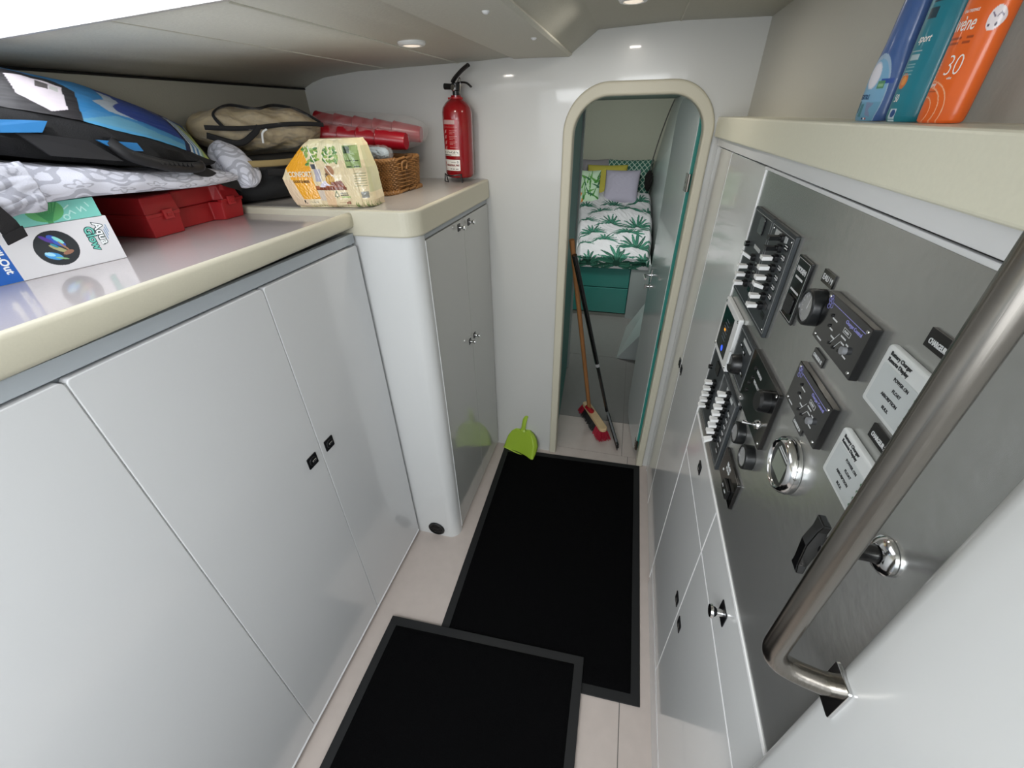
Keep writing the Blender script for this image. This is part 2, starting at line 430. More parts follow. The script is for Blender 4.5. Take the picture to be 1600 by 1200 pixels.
b = B(); box(b, XL-.02, XL-.006, -.8, 1.056, 1.303, 1.329); obj('recessed_rail', b, mat('rail_grey', 'a5abb0', .4), c)
for y0, y1, hy in ((-.44, -.067, None), (-.065, .3105, None), (.3125, .6885, .650), (.6905, 1.052, .723)):
    d = doorpanel('door', y0, y1, .035, 1.298, XL, c, 1)
    if hy: flush_pull(d, Matrix.Translation((XL, hy, .83)) @ LWALL)
for q in (-.066, .3115, .6895):
    b = B(); box(b, XL-.019, XL-.0035, q-.0012, q+.0012, .04, 1.292); obj('seam_filler', b, laminate_b, c)
b = B(); tube(b, [(XL-.004, -.44, .028), (XL-.004, 1.052, .028)], .006, 8); obj('bottom_trim', b, laminate_b, c, smooth=True)

w = thing('worktop', 'white glossy worktop with cream raised rim, on the front left cabinet', 'worktop', (-1.0, 0, 1.335))
def rimsec(y):
    zb = 1.330+max(0, y-.26)/.8*.015-1.335
    X = XL+1.0
    P = [(X, zb+.003), (X+.002, zb+.008), (X+.002, .040), (X, .0465), (X-.006, .0495), (X-.012, .048), (X-.018, .041), (X-.024, .037), (X-.03, .036), (X-.03, zb), (X-.003, zb)]
    return [(p[0], y, p[1]) for p in P]
b = B(); loft(b, [rimsec(y) for y in (-.8, .26, .7, 1.058)]+[[(p[0]-.004, 1.068, p[2]) for p in rimsec(1.06)]]); obj('rim', b, cream, w, smooth=True, ang=60)
b = B(); box(b, -.30, XL+1.0-.029, -.8, 1.0605, .0, .0365); obj('surface', b, topm, w)

c = thing('corner_cabinet', 'tall white corner cabinet with rounded post and two narrow doors left of the arched doorway', 'cabinet', (0, 0, 0))
oc = [(-1.29, 1.735), (-1.29, 1.068), (-.60, 1.068)]+[(-.60+.044*math.sin(t), 1.112-.044*math.cos(t)) for t in [PI/2*i/10 for i in range(11)]]+[(-.556, 1.122), (-.578, 1.1225), (-.578, 1.735)]
b = B(); prism(b, oc, 0, 1.32, 'z'); obj('body', b, gel, c, smooth=True, ang=40)
b = B(); prism(b, [(-1.29, 1.735), (-1.29, 1.09), (-.565, 1.125), (-.565, 1.735)], .0, .02, 'z'); obj('plinth', b, mat('plinth', '9b9894', .5), c)
b = B(); box(b, -.577, -.562, 1.125, 1.735, 1.302, 1.32); obj('recessed_rail', b, mat('rail_grey', 'a5abb0', .4), c)
for y0, y1, ks in ((1.126, 1.4415, ((1.394, 1.279), (1.413, .828))), (1.443, 1.732, ((1.495, 1.277), (1.470, .829)))):
    d = doorpanel('door', y0, y1, .022, 1.30, -.556, c, 1, mat('door_gloss_darkened', 'b2b3af', .13, coat=.5, coat_rough=.03))  # base colour darkened to stand for the dark panel reflected in the doors
    for ky, kz in ks:
        knob_pull(d, Matrix.Translation((-.556, ky, kz)) @ LWALL, .024)
b = B(); box(b, -.577, -.5545, 1.1225, 1.1255, .022, 1.30); obj('edge_strip', b, laminate_b, c)

w = thing('rear_worktop', 'speckled worktop with deep cream rounded edge, higher one on the corner cabinet', 'worktop', (-1.0, 1.4, 1.32))
def ol(i):
    r = .055-i; x1 = .452-i; y0 = -.342+i
    return [(-.30, .338), (-.30, y0)]+[(x1-r+r*math.sin(t), y0+r-r*math.cos(t)) for t in [PI/2*k/10 for k in range(11)]]+[(x1, .338)]
b = B(); prism(b, ol(0), 0, .070, 'z'); obj('rim', b, cream, w, bevel=.006, seg=3)
b = B(); prism(b, ol(.014), .060, .0708, 'z'); obj('surface', b, topm2, w)

v = thing('air_vent', 'black round air vent low on the white corner post', 'vent', (-.655, 1.068, .043), BWALL)
b = B(); lathe(b, [(.038, 0), (.038, .004), (.034, .007), (.030, .0065), (.0295, .002), (0, .002)], n=40); obj('bezel', b, black, v, smooth=True)
b = B()
for q in range(-2, 3): box(b, -math.sqrt(.029**2-(q*.01)**2), math.sqrt(.029**2-(q*.01)**2), q*.01-.002, q*.01+.002, .002, .0045)
obj('grille', b, blackg, v)

# ================================================================== RIGHT CABINETS
XR = .27
rl = mat('right_laminate', 'dedfde', .15, coat=.5, coat_rough=.04, bump=.02, bscale=3)
c = thing('tall_locker', 'tall white locker with two narrow glossy doors between doorway and control panel', 'locker', (0, 0, 0))
b = B(); box(b, XR+.0195, .595, 1.058, 1.735, 0, 1.506); obj('body', b, laminate_b, c)
for y0, y1, hy, hz in ((1.445, 1.700, 1.475, .797), (1.060, 1.440, 1.415, .80)):
    d = doorpanel('door', y0, y1, .04, 1.503, XR, c, -1, rl)
    flush_pull(d, Matrix.Translation((XR, hy, hz)) @ RWALL, .032)
b = B(); box(b, XR-.0005, XR+.0195, 1.4405, 1.4445, .04, 1.503); box(b, XR-.0005, XR+.0195, 1.0545, 1.0595, .04, 1.503); obj('edge_strip', b, mat('edge_white', 'f4f4f4', .3), c)
b = B(); box(b, XR+.004, XR+.0195, 1.702, 1.735, 0, 1.503); obj('filler_strip', b, laminate, c)
c = thing('drawer_cabinet', 'white cabinet of two drawers over two doors below the grey control panel', 'cabinet', (0, 0, 0))
b = B(); box(b, XR+.0195, .595, .262, 1.053, 0, .872); obj('body', b, laminate_b, c)
for y0, y1 in ((.265, .682), (.686, 1.052)):
    d = doorpanel('drawer', y0, y1, .733, .871, XR, c, -1, rl, r=.003)
    (knob_pull if y0 < .5 else flush_pull)(d, Matrix.Translation((XR, .494 if y0 < .5 else .877, .808 if y0 < .5 else .818)) @ RWALL, .036 if y0 < .5 else .03)
    d = doorpanel('door', y0, y1, .112, .729, XR, c, -1, rl, r=.003)
    flush_pull(d, Matrix.Translation((XR, .648 if y0 < .5 else .719, .467)) @ RWALL, .032)
b = B(); box(b, XR-.0003, XR+.0195, .6825, .6855, .112, .871); box(b, XR-.0003, XR+.0195, .265, 1.052, .7293, .7327); box(b, XR-.0003, XR+.0195, .265, 1.052, .1, .1115); obj('edge_strip', b, mat('edge_white', 'f4f4f4', .3), c)
b = B(); box(b, XR+.001, XR+.0195, .262, 1.053, 0, .099); obj('plinth', b, laminate, c)

c = thing('control_panel', 'large brushed grey instrument board on the right wall under the cream ledge', 'panel', (XR, 1.052, .88), RWALL)
b = B(); box(b, .004, .79, .0, .618, -.03, 0); obj('board', b, panelg, c)
b = B(); box(b, 0, .004, -.006, .618, -.03, .0025); box(b, 0, .79, -.006, -.0005, -.03, .002); obj('edge_trim', b, mat('edge_white', 'f4f4f4', .3), c)

# ================================================================== INSTRUMENTS ON THE BOARD
def RW(y, z): return (XR-.0005, y, z)
def plate(parent, w, h, t, m, r=.004, x0=0, y0=0, z0=0, name='plate', bev=.001):
    b = B(); prism(b, rrect(x0, x0+w, y0, y0+h, r, 4), z0, z0+t, 'z'); return obj(name, b, m, parent, bevel=bev)
def screws(parent, pts, z, r=.0028, m=chrome, name='screw'):
    for x, y in pts:
        b = B(); lathe(b, [(r, z), (r*.9, z+.0008), (0, z+.0012)], (x, y), 14)
        box(b, x-r*.6, x+r*.6, y-r*.1, y+r*.1, z+.0011, z+.0014); obj(name, b, m, parent, smooth=True)
def toggle(parent, x, y, z, m, up=0, name='breaker_toggle'):
    """breaker: black bezel boss + flat paddle sticking out"""
    b = B(); prism(b, rrect(-.009, .009, -.006, .006, .003, 3), 0, .006, 'z'); cyl(b, (0, 0), .0048, .006, .010, 16)
    o = obj(name, b, black, parent, smooth=True, loc=(x, y, z))
    b = B(); h = .0034
    pts = [(-.006, 0), (.006, 0), (.0085, .017), (-.0085, .017)]
    lo = [b.verts.new((px, -h+up*pz*.5, .008+pz)) for px, pz in pts]; hi = [b.verts.new((px, h+up*pz*.5, .008+pz)) for px, pz in pts]
    b.faces.new(lo[::-1]); b.faces.new(hi)
    for i in range(4): b.faces.new((lo[i], lo[(i+1) % 4], hi[(i+1) % 4], hi[i]))
    obj('paddle', b, m, o, bevel=.0008)
    return o
def tinylabel(parent, x, y, z, w=.026, h=.0075, s=None):
    b = B(); prism(b, rrect(x, x+w, y-h/2, y+h/2, .001, 2), z, z+.0006, 'z'); o = obj('label_plate', b, blackg, parent)
    text(s or 'POMPE', h*.62, printw, o, (x+w*.1, y-h*.22, z+.0008), sx=.8)
    return o
def outline(parent, x0, x1, y0, y1, z, m, w=.0006, name='printed_frame'):
    b = B()
    for a in ((x0, x1, y0, y0+w), (x0, x1, y1-w, y1), (x0, x0+w, y0, y1), (x1-w, x1, y0, y1)): box(b, a[0], a[1], a[2], a[3], z, z+.0002)
    return obj(name, b, m, parent)

# upper breaker panel: y 1.022..0.753, z 1.257..1.434  (two modules)
p = thing('breaker_panel', 'upper dark grey breaker panel with white toggles, top far corner of the board', 'switch panel', RW(1.022, 1.257), RWALL)
plate(p, .136, .177, .006, panels, .003); outline(p, .006, .131, .006, .171, .006, greyp)
plate(p, .131, .177, .006, panels, .003, x0=.138); outline(p, .142, .264, .006, .171, .006, greyp)
wl = 0
def ly(y, base): return base-y
for i, z in enumerate((1.419, 1.402, 1.385, 1.368, 1.350, 1.333, 1.316, 1.298)):
    toggle(p, 1.022-.808, z-1.257, .006, black if i < 2 else whiteb, up=(.7 if i == 5 else 0))
for i, z in enumerate((1.350, 1.332, 1.315, 1.297)):
    toggle(p, 1.022-.936, z-1.257, .006, whiteb, up=(1.2 if i == 0 else 0))
for i, (z, s_) in enumerate(((1.416, 'FRIGO'), (1.399, 'RADIO'), (1.383, 'VHF'), (1.366, 'NAV'), (1.349, 'ECL'), (1.331, 'EAU'))):
    pass
for z in (1.411, 1.394, 1.377, 1.360, 1.343, 1.326):
    b = B(); prism(b, rrect(.232, .252, z-1.257-.006, z-1.257+.004, .001, 2), .006, .0068, 'z'); o = obj('label_plate', b, blackg, p)
    b = B()
    for q in (0, 1): box(b, .235, .249, z-1.257-.0035+q*.004, z-1.257-.0018+q*.004, .0068, .0070)
    obj('printed_lines', b, printw, o)
for z in (1.308, 1.290):
    b = B(); box(b, .226, .246, z-1.257-.007, z-1.257+.003, .006, .0066); obj('label_plate', b, black, p)
for z in (1.345, 1.328, 1.311, 1.294):
    b = B(); prism(b, rrect(.106, .122, z-1.257-.005, z-1.257+.004, .001, 2), .006, .0068, 'z'); obj('label_plate', b, blackg, p)
plate(p, .07, .010, .0008, greyp, .001, x0=.166, y0=.157, z0=.006, name='name_strip', bev=0)
plate(p, .045, .007, .0008, greyp, .001, x0=.066, y0=.108, z0=.006, name='name_strip', bev=0)
plate(p, .034, .030, .003, blackg, .003, x0=.062, y0=.138, z0=.006, name='socket'); 
b = B(); cyl(b, (.022, .105), .006, .006, .014, 20); obj('pilot_lamp', b, blackg, p, smooth=True)
screws(p, ((.150, .165), (.256, .165), (.256, .012), (.150, .012)), .006, .002)

# kill switch strip
p = thing('switch_module', 'narrow black switch module with white print, left of the uppermost round gauge', 'switch', RW(.723, 1.321), RWALL)
plate(p, .055, .095, .004, blackg, .001); outline(p, .003, .052, .003, .092, .004, greyp, .0007)
text('MODEM', .010, printw, p, (.0275, .074, .0043), align='CENTER', bold=.0004); b = B(); box(b, .012, .043, .064, .067, .004, .0043); obj('printed_line', b, printw, p)
b = B(); box(b, .010, .045, .044, .047, .004, .0043); obj('printed_line', b, printw, p)
b = B(); prism(b, rrect(.012, .043, .012, .038, .004, 4), .004, .007, 'z'); obj('rocker', b, black, p, bevel=.001)

def gauge(label, y, z, r, depth, face, group=None, needle=True):
    p = thing('gauge', label, 'gauge', RW(y, z), RWALL, group)
    b = B(); lathe(b, [(r*1.0, 0), (r, depth*.75), (r*.97, depth*.92), (r*.9, depth), (r*.80, depth), (r*.76, depth*.88), (r*.76, depth*.80)], n=48)
    lathe(b, [(r*.76, depth*.80), (0, depth*.80)], n=48); bmesh.ops.remove_doubles(b, verts=b.verts[:], dist=1e-5)
    obj('housing', b, mat('gauge_rubber', '17191a', .32), p, smooth=True, auto=True)
    b = B(); cyl(b, (0, 0), r*.74, depth*.805, depth*.815, 40); d = obj('dial', b, face, p)
    b = B()
    for k in range(11):
        t = math.radians(215-k*25); c_, s_ = math.cos(t), math.sin(t)
        b.faces.new([b.verts.new((c_*r*q-s_*w_, s_*r*q+c_*w_, depth*.822)) for q, w_ in ((.58, -r*.02), (.70, -r*.02), (.70, r*.02), (.58, r*.02))])
    obj('dial_marks', b, printw, d)
    if needle:
        b = B(); b.faces.new([b.verts.new(q) for q in ((-r*.05, -r*.1, depth*.84), (r*.05, -r*.1, depth*.84), (r*.12, r*.6, depth*.84), (r*.08, r*.6, depth*.84))])
        obj('needle', b, printw, d)
    b = B(); cyl(b, (0, 0), r*.78, depth*.9, depth*.91, 40); obj('glass', b, glassm, p)
    return p
gauge('black round gauge with white needle beside the narrow switch module', .606, 1.376, .025, .019, mat('dial_dark', '3c4340', .4))
g1 = gauge('small black round gauge beneath the black remote plate, farther one', .700, 1.080, .022, .015, mat('dial_brown', '4b4d4a', .35), needle=False)
g2 = gauge('small black round gauge next to the chrome digital display, nearer one', .628, 1.082, .0225, .016, mat('dial_brown', '4b4d4a', .35), needle=False)
def sticker(y, z, w, h, s, label, size=None, cat='label', m=None, cut=None):
    p = thing('label_plate', label, cat, RW(y, z), RWALL)
    plate(p, w, h, .0018, m or blackg, .0005, name='strip', bev=0)
    text(s, size or h*.62, printw, p, (w*.08, h*.27, .0021), bold=.0001, sx=.66 if s.startswith('CHARGEUR') else 1)
    return p
sticker(.632, 1.405, .036, .017, 'EAU M', 'tiny black label strip above the white-needled gauge')
p = sticker(.765, 1.100, .018, .012, 'B1', 'tiny black label between black remote plate and farther small gauge'); 
sticker(.655, 1.125, .022, .011, 'B2', 'tiny black label between black remote plate and nearer small gauge')

# white framed display
p = thing('display_module', 'white framed black display with amber and blue marks, below upper breaker panel', 'display', RW(1.035, 1.103), RWALL)
plate(p, .145, .128, .010, whitep, .004, bev=.002)
plate(p, .095, .100, .0008, blackg, .001, x0=.018, y0=.014, z0=.010, name='screen', bev=0)
b = B()
for k in range(6): box(b, .05+.004*(k % 3), .085, .046+k*.009, .0485+k*.009, .0108, .0111)
obj('screen_rows', b, mat('screen_grey', '5c6570', .4), p)
b = B(); box(b, .058, .068, .066, .071, .0112, .0115); obj('amber_mark', b, mat('amber', 'ffa030', .4, emis='ffa030', estr=.8), p)
b = B(); cyl(b, (0, 0), .007, 0, .0004, 24); o = obj('blue_mark', b, mat('bluem', '2a50e0', .4, emis='3a60ff', estr=.8), p, loc=(.078, .028, .011)); 
screws(p, ((.009, .120), (.136, .120), (.009, .008), (.136, .008)), .010, .0035)

# small module
p = thing('selector_module', 'small dark grey module with black rotary selector, beside the white framed display', 'switch', RW(.878, 1.128), RWALL)
plate(p, .115, .100, .006, panels, .003); outline(p, .005, .110, .005, .095, .006, greyp)
plate(p, .06, .008, .0008, greyp, .001, x0=.040, y0=.080, z0=.006, name='name_strip', bev=0)
b = B(); lathe(b, [(.022, .006), (.020, .020), (.017, .024), (0, .024)], (.055, .035), 28); k_ = obj('selector_knob', b, black, p, smooth=True)
b = B(); box(b, .045, .049, .030, .058, .024, .028); obj('pointer', b, printw, k_)
for q in ((.03, .070), (.055, .066), (.078, .03)): tinylabel(p, q[0], q[1], .006, .018, .007, 'AUX')

# black remote plate
p = thing('windlass_control', 'square black plate with round black knob and small toggle, centre of the board', 'switch panel', RW(.762, 1.121), RWALL)
plate(p, .160, .112, .007, blackg, .004)
b = B(); lathe(b, [(.019, .007), (.019, .019), (.016, .023), (0, .023)], (.128, .079), 36); obj('knob', b, black, p, smooth=True)
b = B(); lathe(b, [(.009, .007), (.008, .010), (.0045, .011), (.004, .014), (0, .014)], (.125, .028), 20); t_ = obj('toggle_switch', b, chrome, p, smooth=True)
b = B(); tube(b, [(.125, .028, .012), (.121, .028, .030)], [.0022, .0032], 12); obj('toggle_lever', b, chrome, t_, smooth=True)
for (x, y, s) in ((.040, .080, 'BILGE'), (.040, .064, 'PUMP')):
    pass
text('NIVEAU', .0085, printw, p, (.046, .086, .0073)); text('VIDANGE', .0085, printw, p, (.046, .066, .0073))
for q in ((.036, .089), (.036, .069), (.026, .052), (.026, .036)):
    b = B(); cyl(b, q, .0035, .007, .009, 16); obj('indicator', b, black, p, smooth=True)
screws(p, ((.151, .104), (.151, .008), (.008, .008)), .007, .003)

# lower breaker panel
p = thing('breaker_panel', 'lower dark grey breaker panel with two columns of white toggles, far edge of the board', 'switch panel', RW(1.030, .925), RWALL)
plate(p, .274, .178, .006, panels, .003); outline(p, .006, .134, .006, .172, .006, greyp); outline(p, .138, .268, .006, .172, .006, greyp)
for z in (1.102, 1.085, 1.068, 1.051, 1.034, 1.018, 1.0, .981):
    toggle(p, 1.030-.813, z-.925-.010, .006, whiteb, up=(-1 if z < .99 else 0))
for z in (1.051, 1.033, 1.016, .999, .981): toggle(p, 1.030-.937, z-.925-.006, .006, whiteb)
for k in range(7):
    b = B(); prism(b, rrect(.236, .256, .030+k*.017, .040+k*.017, .001, 2), .006, .0068, 'z'); o = obj('label_plate', b, blackg, p)
    b = B(); box(b, .239, .253, .033+k*.017, .0355+k*.017, .0068, .007); obj('printed_lines', b, printw, o)
plate(p, .06, .008, .0008, greyp, .001, x0=.185, y0=.160, z0=.006, name='name_strip', bev=0)
plate(p, .034, .028, .003, blackg, .003, x0=.062, y0=.138, z0=.006, name='socket')
b = B(); cyl(b, (.022, .125), .006, .006, .014, 20); obj('pilot_lamp', b, blackg, p, smooth=True)

# battery monitor
p = thing('battery_monitor', 'round digital display with thick chrome ring, low centre of the board', 'gauge', RW(.510, 1.176), RWALL)
b = B(); lathe(b, [(.041, 0), (.042, .004), (.0405, .010), (.037, .015), (.034, .0165), (.032, .015), (.031, .012)], n=56); obj('bezel', b, chrome, p, smooth=True)
b = B(); cyl(b, (0, 0), .0315, .008, .0125, 48); f_ = obj('face', b, mat('face_dark', '2b2d2b', .35), p)
b = B(); prism(b, rrect(-.019, .020, -.018, .012, .001, 2), .0125, .0132, 'z'); obj('screen', b, mat('lcd', '7f857a', .3), f_)
b = B(); box(b, -.015, .015, .020, .022, .0126, .0130); box(b, -.018, .018, .0155, .0178, .0126, .0130); obj('printed_lines', b, printw, f_)

# bilge pump switch
p = thing('bilge_switch', 'narrow black pump switch with rocker, lowest item on the board near the edge', 'switch', RW(.734, .950), RWALL)
plate(p, .113, .066, .006, blackg, .003)
text('BILGE', .010, printw, p, (.035, .048, .0062), bold=.0003); text('PUMP', .010, printw, p, (.035, .037, .0062), bold=.0003)
b = B(); prism(b, rrect(.058, .096, .008, .032, .002, 3), .006, .013, 'z'); rk = obj('rocker', b, black, p, bevel=.0015)
text('ON', .006, printw, rk, (.062, .018, .0133)); text('OFF', .006, printw, rk, (.080, .018, .0133))
b = B(); box(b, .022, .026, .022, .026, .006, .0068); obj('indicator', b, whiteb, p)

# charger remote panels
def charger(y, z, label):
    p = thing('charger_control', label, 'charger panel', RW(y, z), RWALL)
    plate(p, .117, .062, .009, blackg, .001)
    for a, q in enumerate(((.010, .054), (.013, .057), (.016, .054), (.013, .051), (.012, .046), (.019, .049))):
        b = B(); lathe(b, [(.0026, .009), (.0033, .0092), (.0033, .0093), (.0026, .0093)], q, 18); obj('emblem_ring', b, printb, p)
    b = B(); box(b, .020, .108, .0525, .0533, .009, .0092); obj('printed_line', b, printb, p)
    text('Charger Control', .0058, printb, p, (.064, .0462, .0092), bold=.0001)
    outline(p, .066, .084, .0355, .0415, .009, printw, .0004); text('ALARM', .0035, printw, p, (.0685, .0372, .0092))
    for x, y_, w_ in ((.033, .038, .013), (.036, .026, .008), (.045, .020, .010), (.066, .030, .013), (.072, .024, .008), (.085, .014, .009), (.083, .027, .006), (.014, .0045, .014)):
        b = B(); box(b, x, x+w_, y_, y_+.0018, .009, .0092); obj('printed_word', b, printw, p)
    b = B()
    for x0, y0, x1, y1 in ((.050, .014, .062, .031), (.062, .014, .071, .026), (.077, .016, .082, .022)):
        tube(b, [(x0, y0, .0091), (x1, y1, .0091)], .0003, 4)
    obj('printed_diagram', b, printw, p)
    for q in ((.030, .041), (.033, .029), (.048, .0125), (.060, .0125), (.0745, .0155)):
        b = B(); cyl(b, q, .0019, .009, .0105, 12); obj('indicator', b, black, p)
    b = B(); cyl(b, (.0875, .022), .0045, .009, .014, 24); obj('push_button', b, mat('button_grey', '85878a', .4), p, smooth=True)
    screws(p, ((.007, .057), (.110, .056), (.007, .006), (.110, .006)), .009, .0022)
charger(.579, 1.348, 'black charger control plate, upper of two, between gauge and white remote panel')
charger(.580, 1.246, 'black charger control plate, lower of two, beside the chrome digital display')
sticker(.572, 1.320, .034, .014, 'CHARGEUR 12', 'tiny black label strip between the two black charger plates', .0065)
sticker(.548, 1.226, .034, .012, 'CHARGEUR 24', 'tiny black label strip under the lower black charger plate', .006)
def remote(y, z, label):
    p = thing('remote_display', label, 'charger panel', RW(y, z), RWALL)
    b = B(); prism(b, rrect(0, .082, 0, .064, .004, 4), 0, .008, 'z'); obj('case', b, mat('remote_white', 'd3d6d5', .35), p, bevel=.003, seg=3)
    b = B(); prism(b, rrect(.008, .076, .006, .048, .002, 3), .008, .0088, 'z'); f_ = obj('face', b, mat('remote_face', 'bfc4c4', .4), p, bevel=.0004)
    text('Battery Charger', .0054, printk, p, (.010, .0565, .0083), bold=.00012); text('Remote Display', .0054, printk, p, (.010, .0505, .0083), bold=.00012)
    for s, x, y_ in (('POWER ON', .032, .0405), ('FLOAT', .038, .0310), ('ABSORPTION', .026, .0215), ('BULK', .036, .0120)):
        text(s, .0046, printk, f_, (x, y_, .0090), bold=.00005)
    for y_ in (.0420, .0325, .0230, .0135):
        b = B(); cyl(b, (.070, y_), .0018, .0088, .0098, 12); obj('indicator', b, mat('led_green', '3f6b45', .3), f_)
remote(.432, 1.347, 'white battery charger remote display, upper of two, partly behind the steel rail')
remote(.433, 1.244, 'white battery charger remote display, lower of two, partly behind the steel rail')
sticker(.402, 1.425, .055, .017, 'CHARGEUR 1', 'black CHARGEUR label above the upper white remote display', .0068)
sticker(.404, 1.320, .055, .016, 'CHARGEUR 2', 'black CHARGEUR label above the lower white remote display', .0068)

# battery isolator with T handle
p = thing('isolator_handle', 'black T-shaped turn handle on a chrome collar, low near corner of the board', 'handle', RW(.306, 1.256), RWALL)
b = B(); lathe(b, [(.018, 0), (.018, .003), (.014, .007), (.0095, .008), (.0095, 0)], n=36); obj('collar', b, chrome, p, smooth=True)
b = B(); tube(b, [(0, 0, 0), (0, 0, .056)], [.0085, .0075], 20); obj('shaft', b, blackg, p, smooth=True)
b = B(); loft(b, [[(x*w, y, .060+z*t) for x, z in ((-1, -1), (1, -1), (1, 1), (-1, 1))] for y, w, t in ((-.040, .0075, .0035), (-.03, .0055, .0045), (0, .006, .007), (.02, .0055, .0045), (.031, .0075, .0035))])
obj('bar', b, blackg, p, bevel=.0012)

# grab rail
p = thing('grab_rail', 'brushed steel vertical grab rail bent onto the white bulkhead end in front of the board', 'rail', (.25, .243, 1.135))
P = [(-.002, -.002, 0)]
path = [Vector((-.003, -.001, 0))]+arcpath((-.01, -.001, 0), (-.058, .007, .002), (-.058, .007, .1), .032, 10)[0:]+[Vector((-.058, .007, z)) for z in (.2, .35, .5)]+arcpath((-.058, .007, .51), (-.058, .007, .60), (-.003, .0, .60), .032, 10)
b = B(); tube(b, path, .0108, 28); obj('tube', b, steel, p, smooth=True)
for zz in (0, .6):
    b = B(); prism(b, rrect(-.020, .010, -.026, .026, .003, 3), -.0035, 0, 'z')
    o = obj('base_plate', b, chrome, p, bevel=.0008); o.matrix_local = Matrix.Translation((0, 0, zz)) @ basis((0, 1, 0), (0, 0, 1), (1, 0, 0)) 
    o.location.x = -.0002

# ================================================================== THINGS ON THE LEFT WORKTOPS
ZT = 1.3718
# ---- two cartons
def lf(P1, d):
    lx = Vector((d[0], d[1], 0)).normalized(); return basis(lx, (0, 0, 1), (lx.y, -lx.x, 0))
LB = lf(None, (.041, .186))
p = thing('toy_carton', 'white and blue Aqua Glow carton lying flat at the left end of the worktop', 'box'); p.matrix_world = Matrix.Translation((-.975, .619, ZT)) @ LB
def boxcol(u, v):
    X = -.46+u*.46; P = Paint(X, v*.081, 'dcdbdd')
    P.rect(-1, -.157, -1, 1, '1f5fb4')
    cx, cy, r = -.092, .041, .0305
    P.ell(cx, cy, r, r, '2a2f33')
    rr = random.Random(5)
    for (x0, y0, a, b_, c, ro) in ((.004, .012, .014, .006, '3a5fc0', -.9), (.007, .013, .009, .003, '8fe0d8', -.9), (-.008, .017, .010, .003, '5b3f9a', -.8), (-.010, -.012, .012, .006, '4aa0e0', -.5), (-.014, -.008, .007, .003, 'a8e0f4', -.5), (.002, -.002, .014, .0035, 'a9a878', -.7), (.012, -.010, .008, .0035, '9a6f5a', .2), (-.002, .005, .006, .002, '2f8fa8', -.8), (.010, .002, .010, .0015, 'a87f60', -1.1), (-.001, -.018, .009, .0015, '8fc08a', -.4)):
        P.ell(cx+x0, cy+y0, a, b_, c, rot=ro)
    return P.c
b = B(); box(b, -.46, 0, .0, .081, -.26, 0); obj('carton', b, mat('carton_white', 'dcdbdd', .45), p, bevel=.0008)
gridmesh('front_print', lambda u, v: np.column_stack([-.4595+u*.459, .0006+v*.0798, 0*u+.0005]), 640, 120, boxcol, mat('carton_gloss', rough=.35, attr=True, coat=.2), p)
R90 = -PI/2
tq = mat('aqua_letters', '6fc4b4', .4); dk = mat('aqua_outline', '2f4a4a', .4); wt = mat('white_letters', 'f2f4f4', .4); lb = mat('pale_blue_print', '8fa8c4', .5)
for s, x, z, fm in (('Aqua', -.0265, .0715, wt), ('Glow', -.0425, .0665, tq)):
    text(s, .0185, dk, p, (x, z, .0007), R90, bold=.0016, sx=1.0); text(s, .0185, fm, p, (x, z, .0010), R90, bold=.0004, sx=1.0)
for k in range(3):
    b = B(); box(b, -.009-.0028*k, -.0075-.0028*k, .052-.006*k, .066-.004*k, .0006, .0008); obj('printed_lines', b, lb, p)
text('Chill-Out', .0150, wt, p, (-.171, .0735, .0008), R90, bold=.0005); text('Lounge', .0150, wt, p, (-.189, .0735, .0008), R90, bold=.0005)

p = thing('teal_carton', 'flat teal carton with green shell print, on top of the Aqua Glow carton', 'box'); p.matrix_world = Matrix.Translation((-.976, .614, ZT+.0815)) @ LB
b = B(); box(b, -.45, 0, 0, .033, -.25, 0); obj('carton', b, mat('carton_teal', '74c4b8', .4), p, bevel=.0008)
def tealcol(u, v):
    X = -.45+u*.45; Y = v*.033; P = Paint(X, Y, '7ecabd')
    P.ell(-.075, .022, .026, .020, '5fae6a')
    for k in range(9): P.line([(-.075, .0), (-.096+k*.0053, .034)], .0011, '3f8f58')
    P.ell(-.075, .001, .004, .003, '4a9a5a')
    for a, q in (((-.045, .010), (-.041, .016)), ((-.041, .016), (-.036, .010)), ((-.030, .020), (-.027, .012)), ((-.027, .012), (-.023, .020)), ((-.023, .020), (-.019, .012)), ((-.015, .026), (-.012, .019)), ((-.048, .02), (-.04, .025))): P.line([a, q], .0009, 'bfe6df')
    P.ring(-.050, .006, .004, .0009, 'bfe6df')
    return P.c
gridmesh('front_print', lambda u, v: np.column_stack([-.4495+u*.449, .0004+v*.0322, 0*u+.0005]), 640, 50, tealcol, mat('carton_gloss', rough=.35, attr=True, coat=.2), p)

# ---- red tool case
p = thing('tool_case', 'red plastic tool case with two latches beside the cartons', 'case'); C0 = (-1.061, .752, ZT)
p.matrix_world = Matrix.Translation(C0) @ lf(None, (-.008, .286))
def notched(L, h, d, nx0, nx1, nd, z0, z1, tap):
    """outline seen from above, with a handle notch on the front"""
    return [(0, 0), (nx0-.008, 0), (nx0, -nd), (nx1, -nd), (nx1+.008, 0), (L, 0), (L, -d), (0, -d)]
L = .287
def casehalf(y0, y1, inset0, inset1, nd, n0, n1):
    b = B(); s = []
    for y, q in ((y0, inset0), (y1, inset1)):
        pts = [(q, -q), (n0-.010, -q), (n0, -nd), (n1, -nd), (n1+.010, -q), (L-q, -q), (L-q, -.215+q), (q, -.215+q)]
        s.append([(x, y, z) for x, z in pts])
    loft(b, s); return b
obj('base', casehalf(.0, .047, .006, .0, .034, .095, .205), red, p, bevel=.003, seg=3)
obj('lid', casehalf(.0485, .0865, .001, .010, .026, .100, .215), red, p, bevel=.003, seg=3)
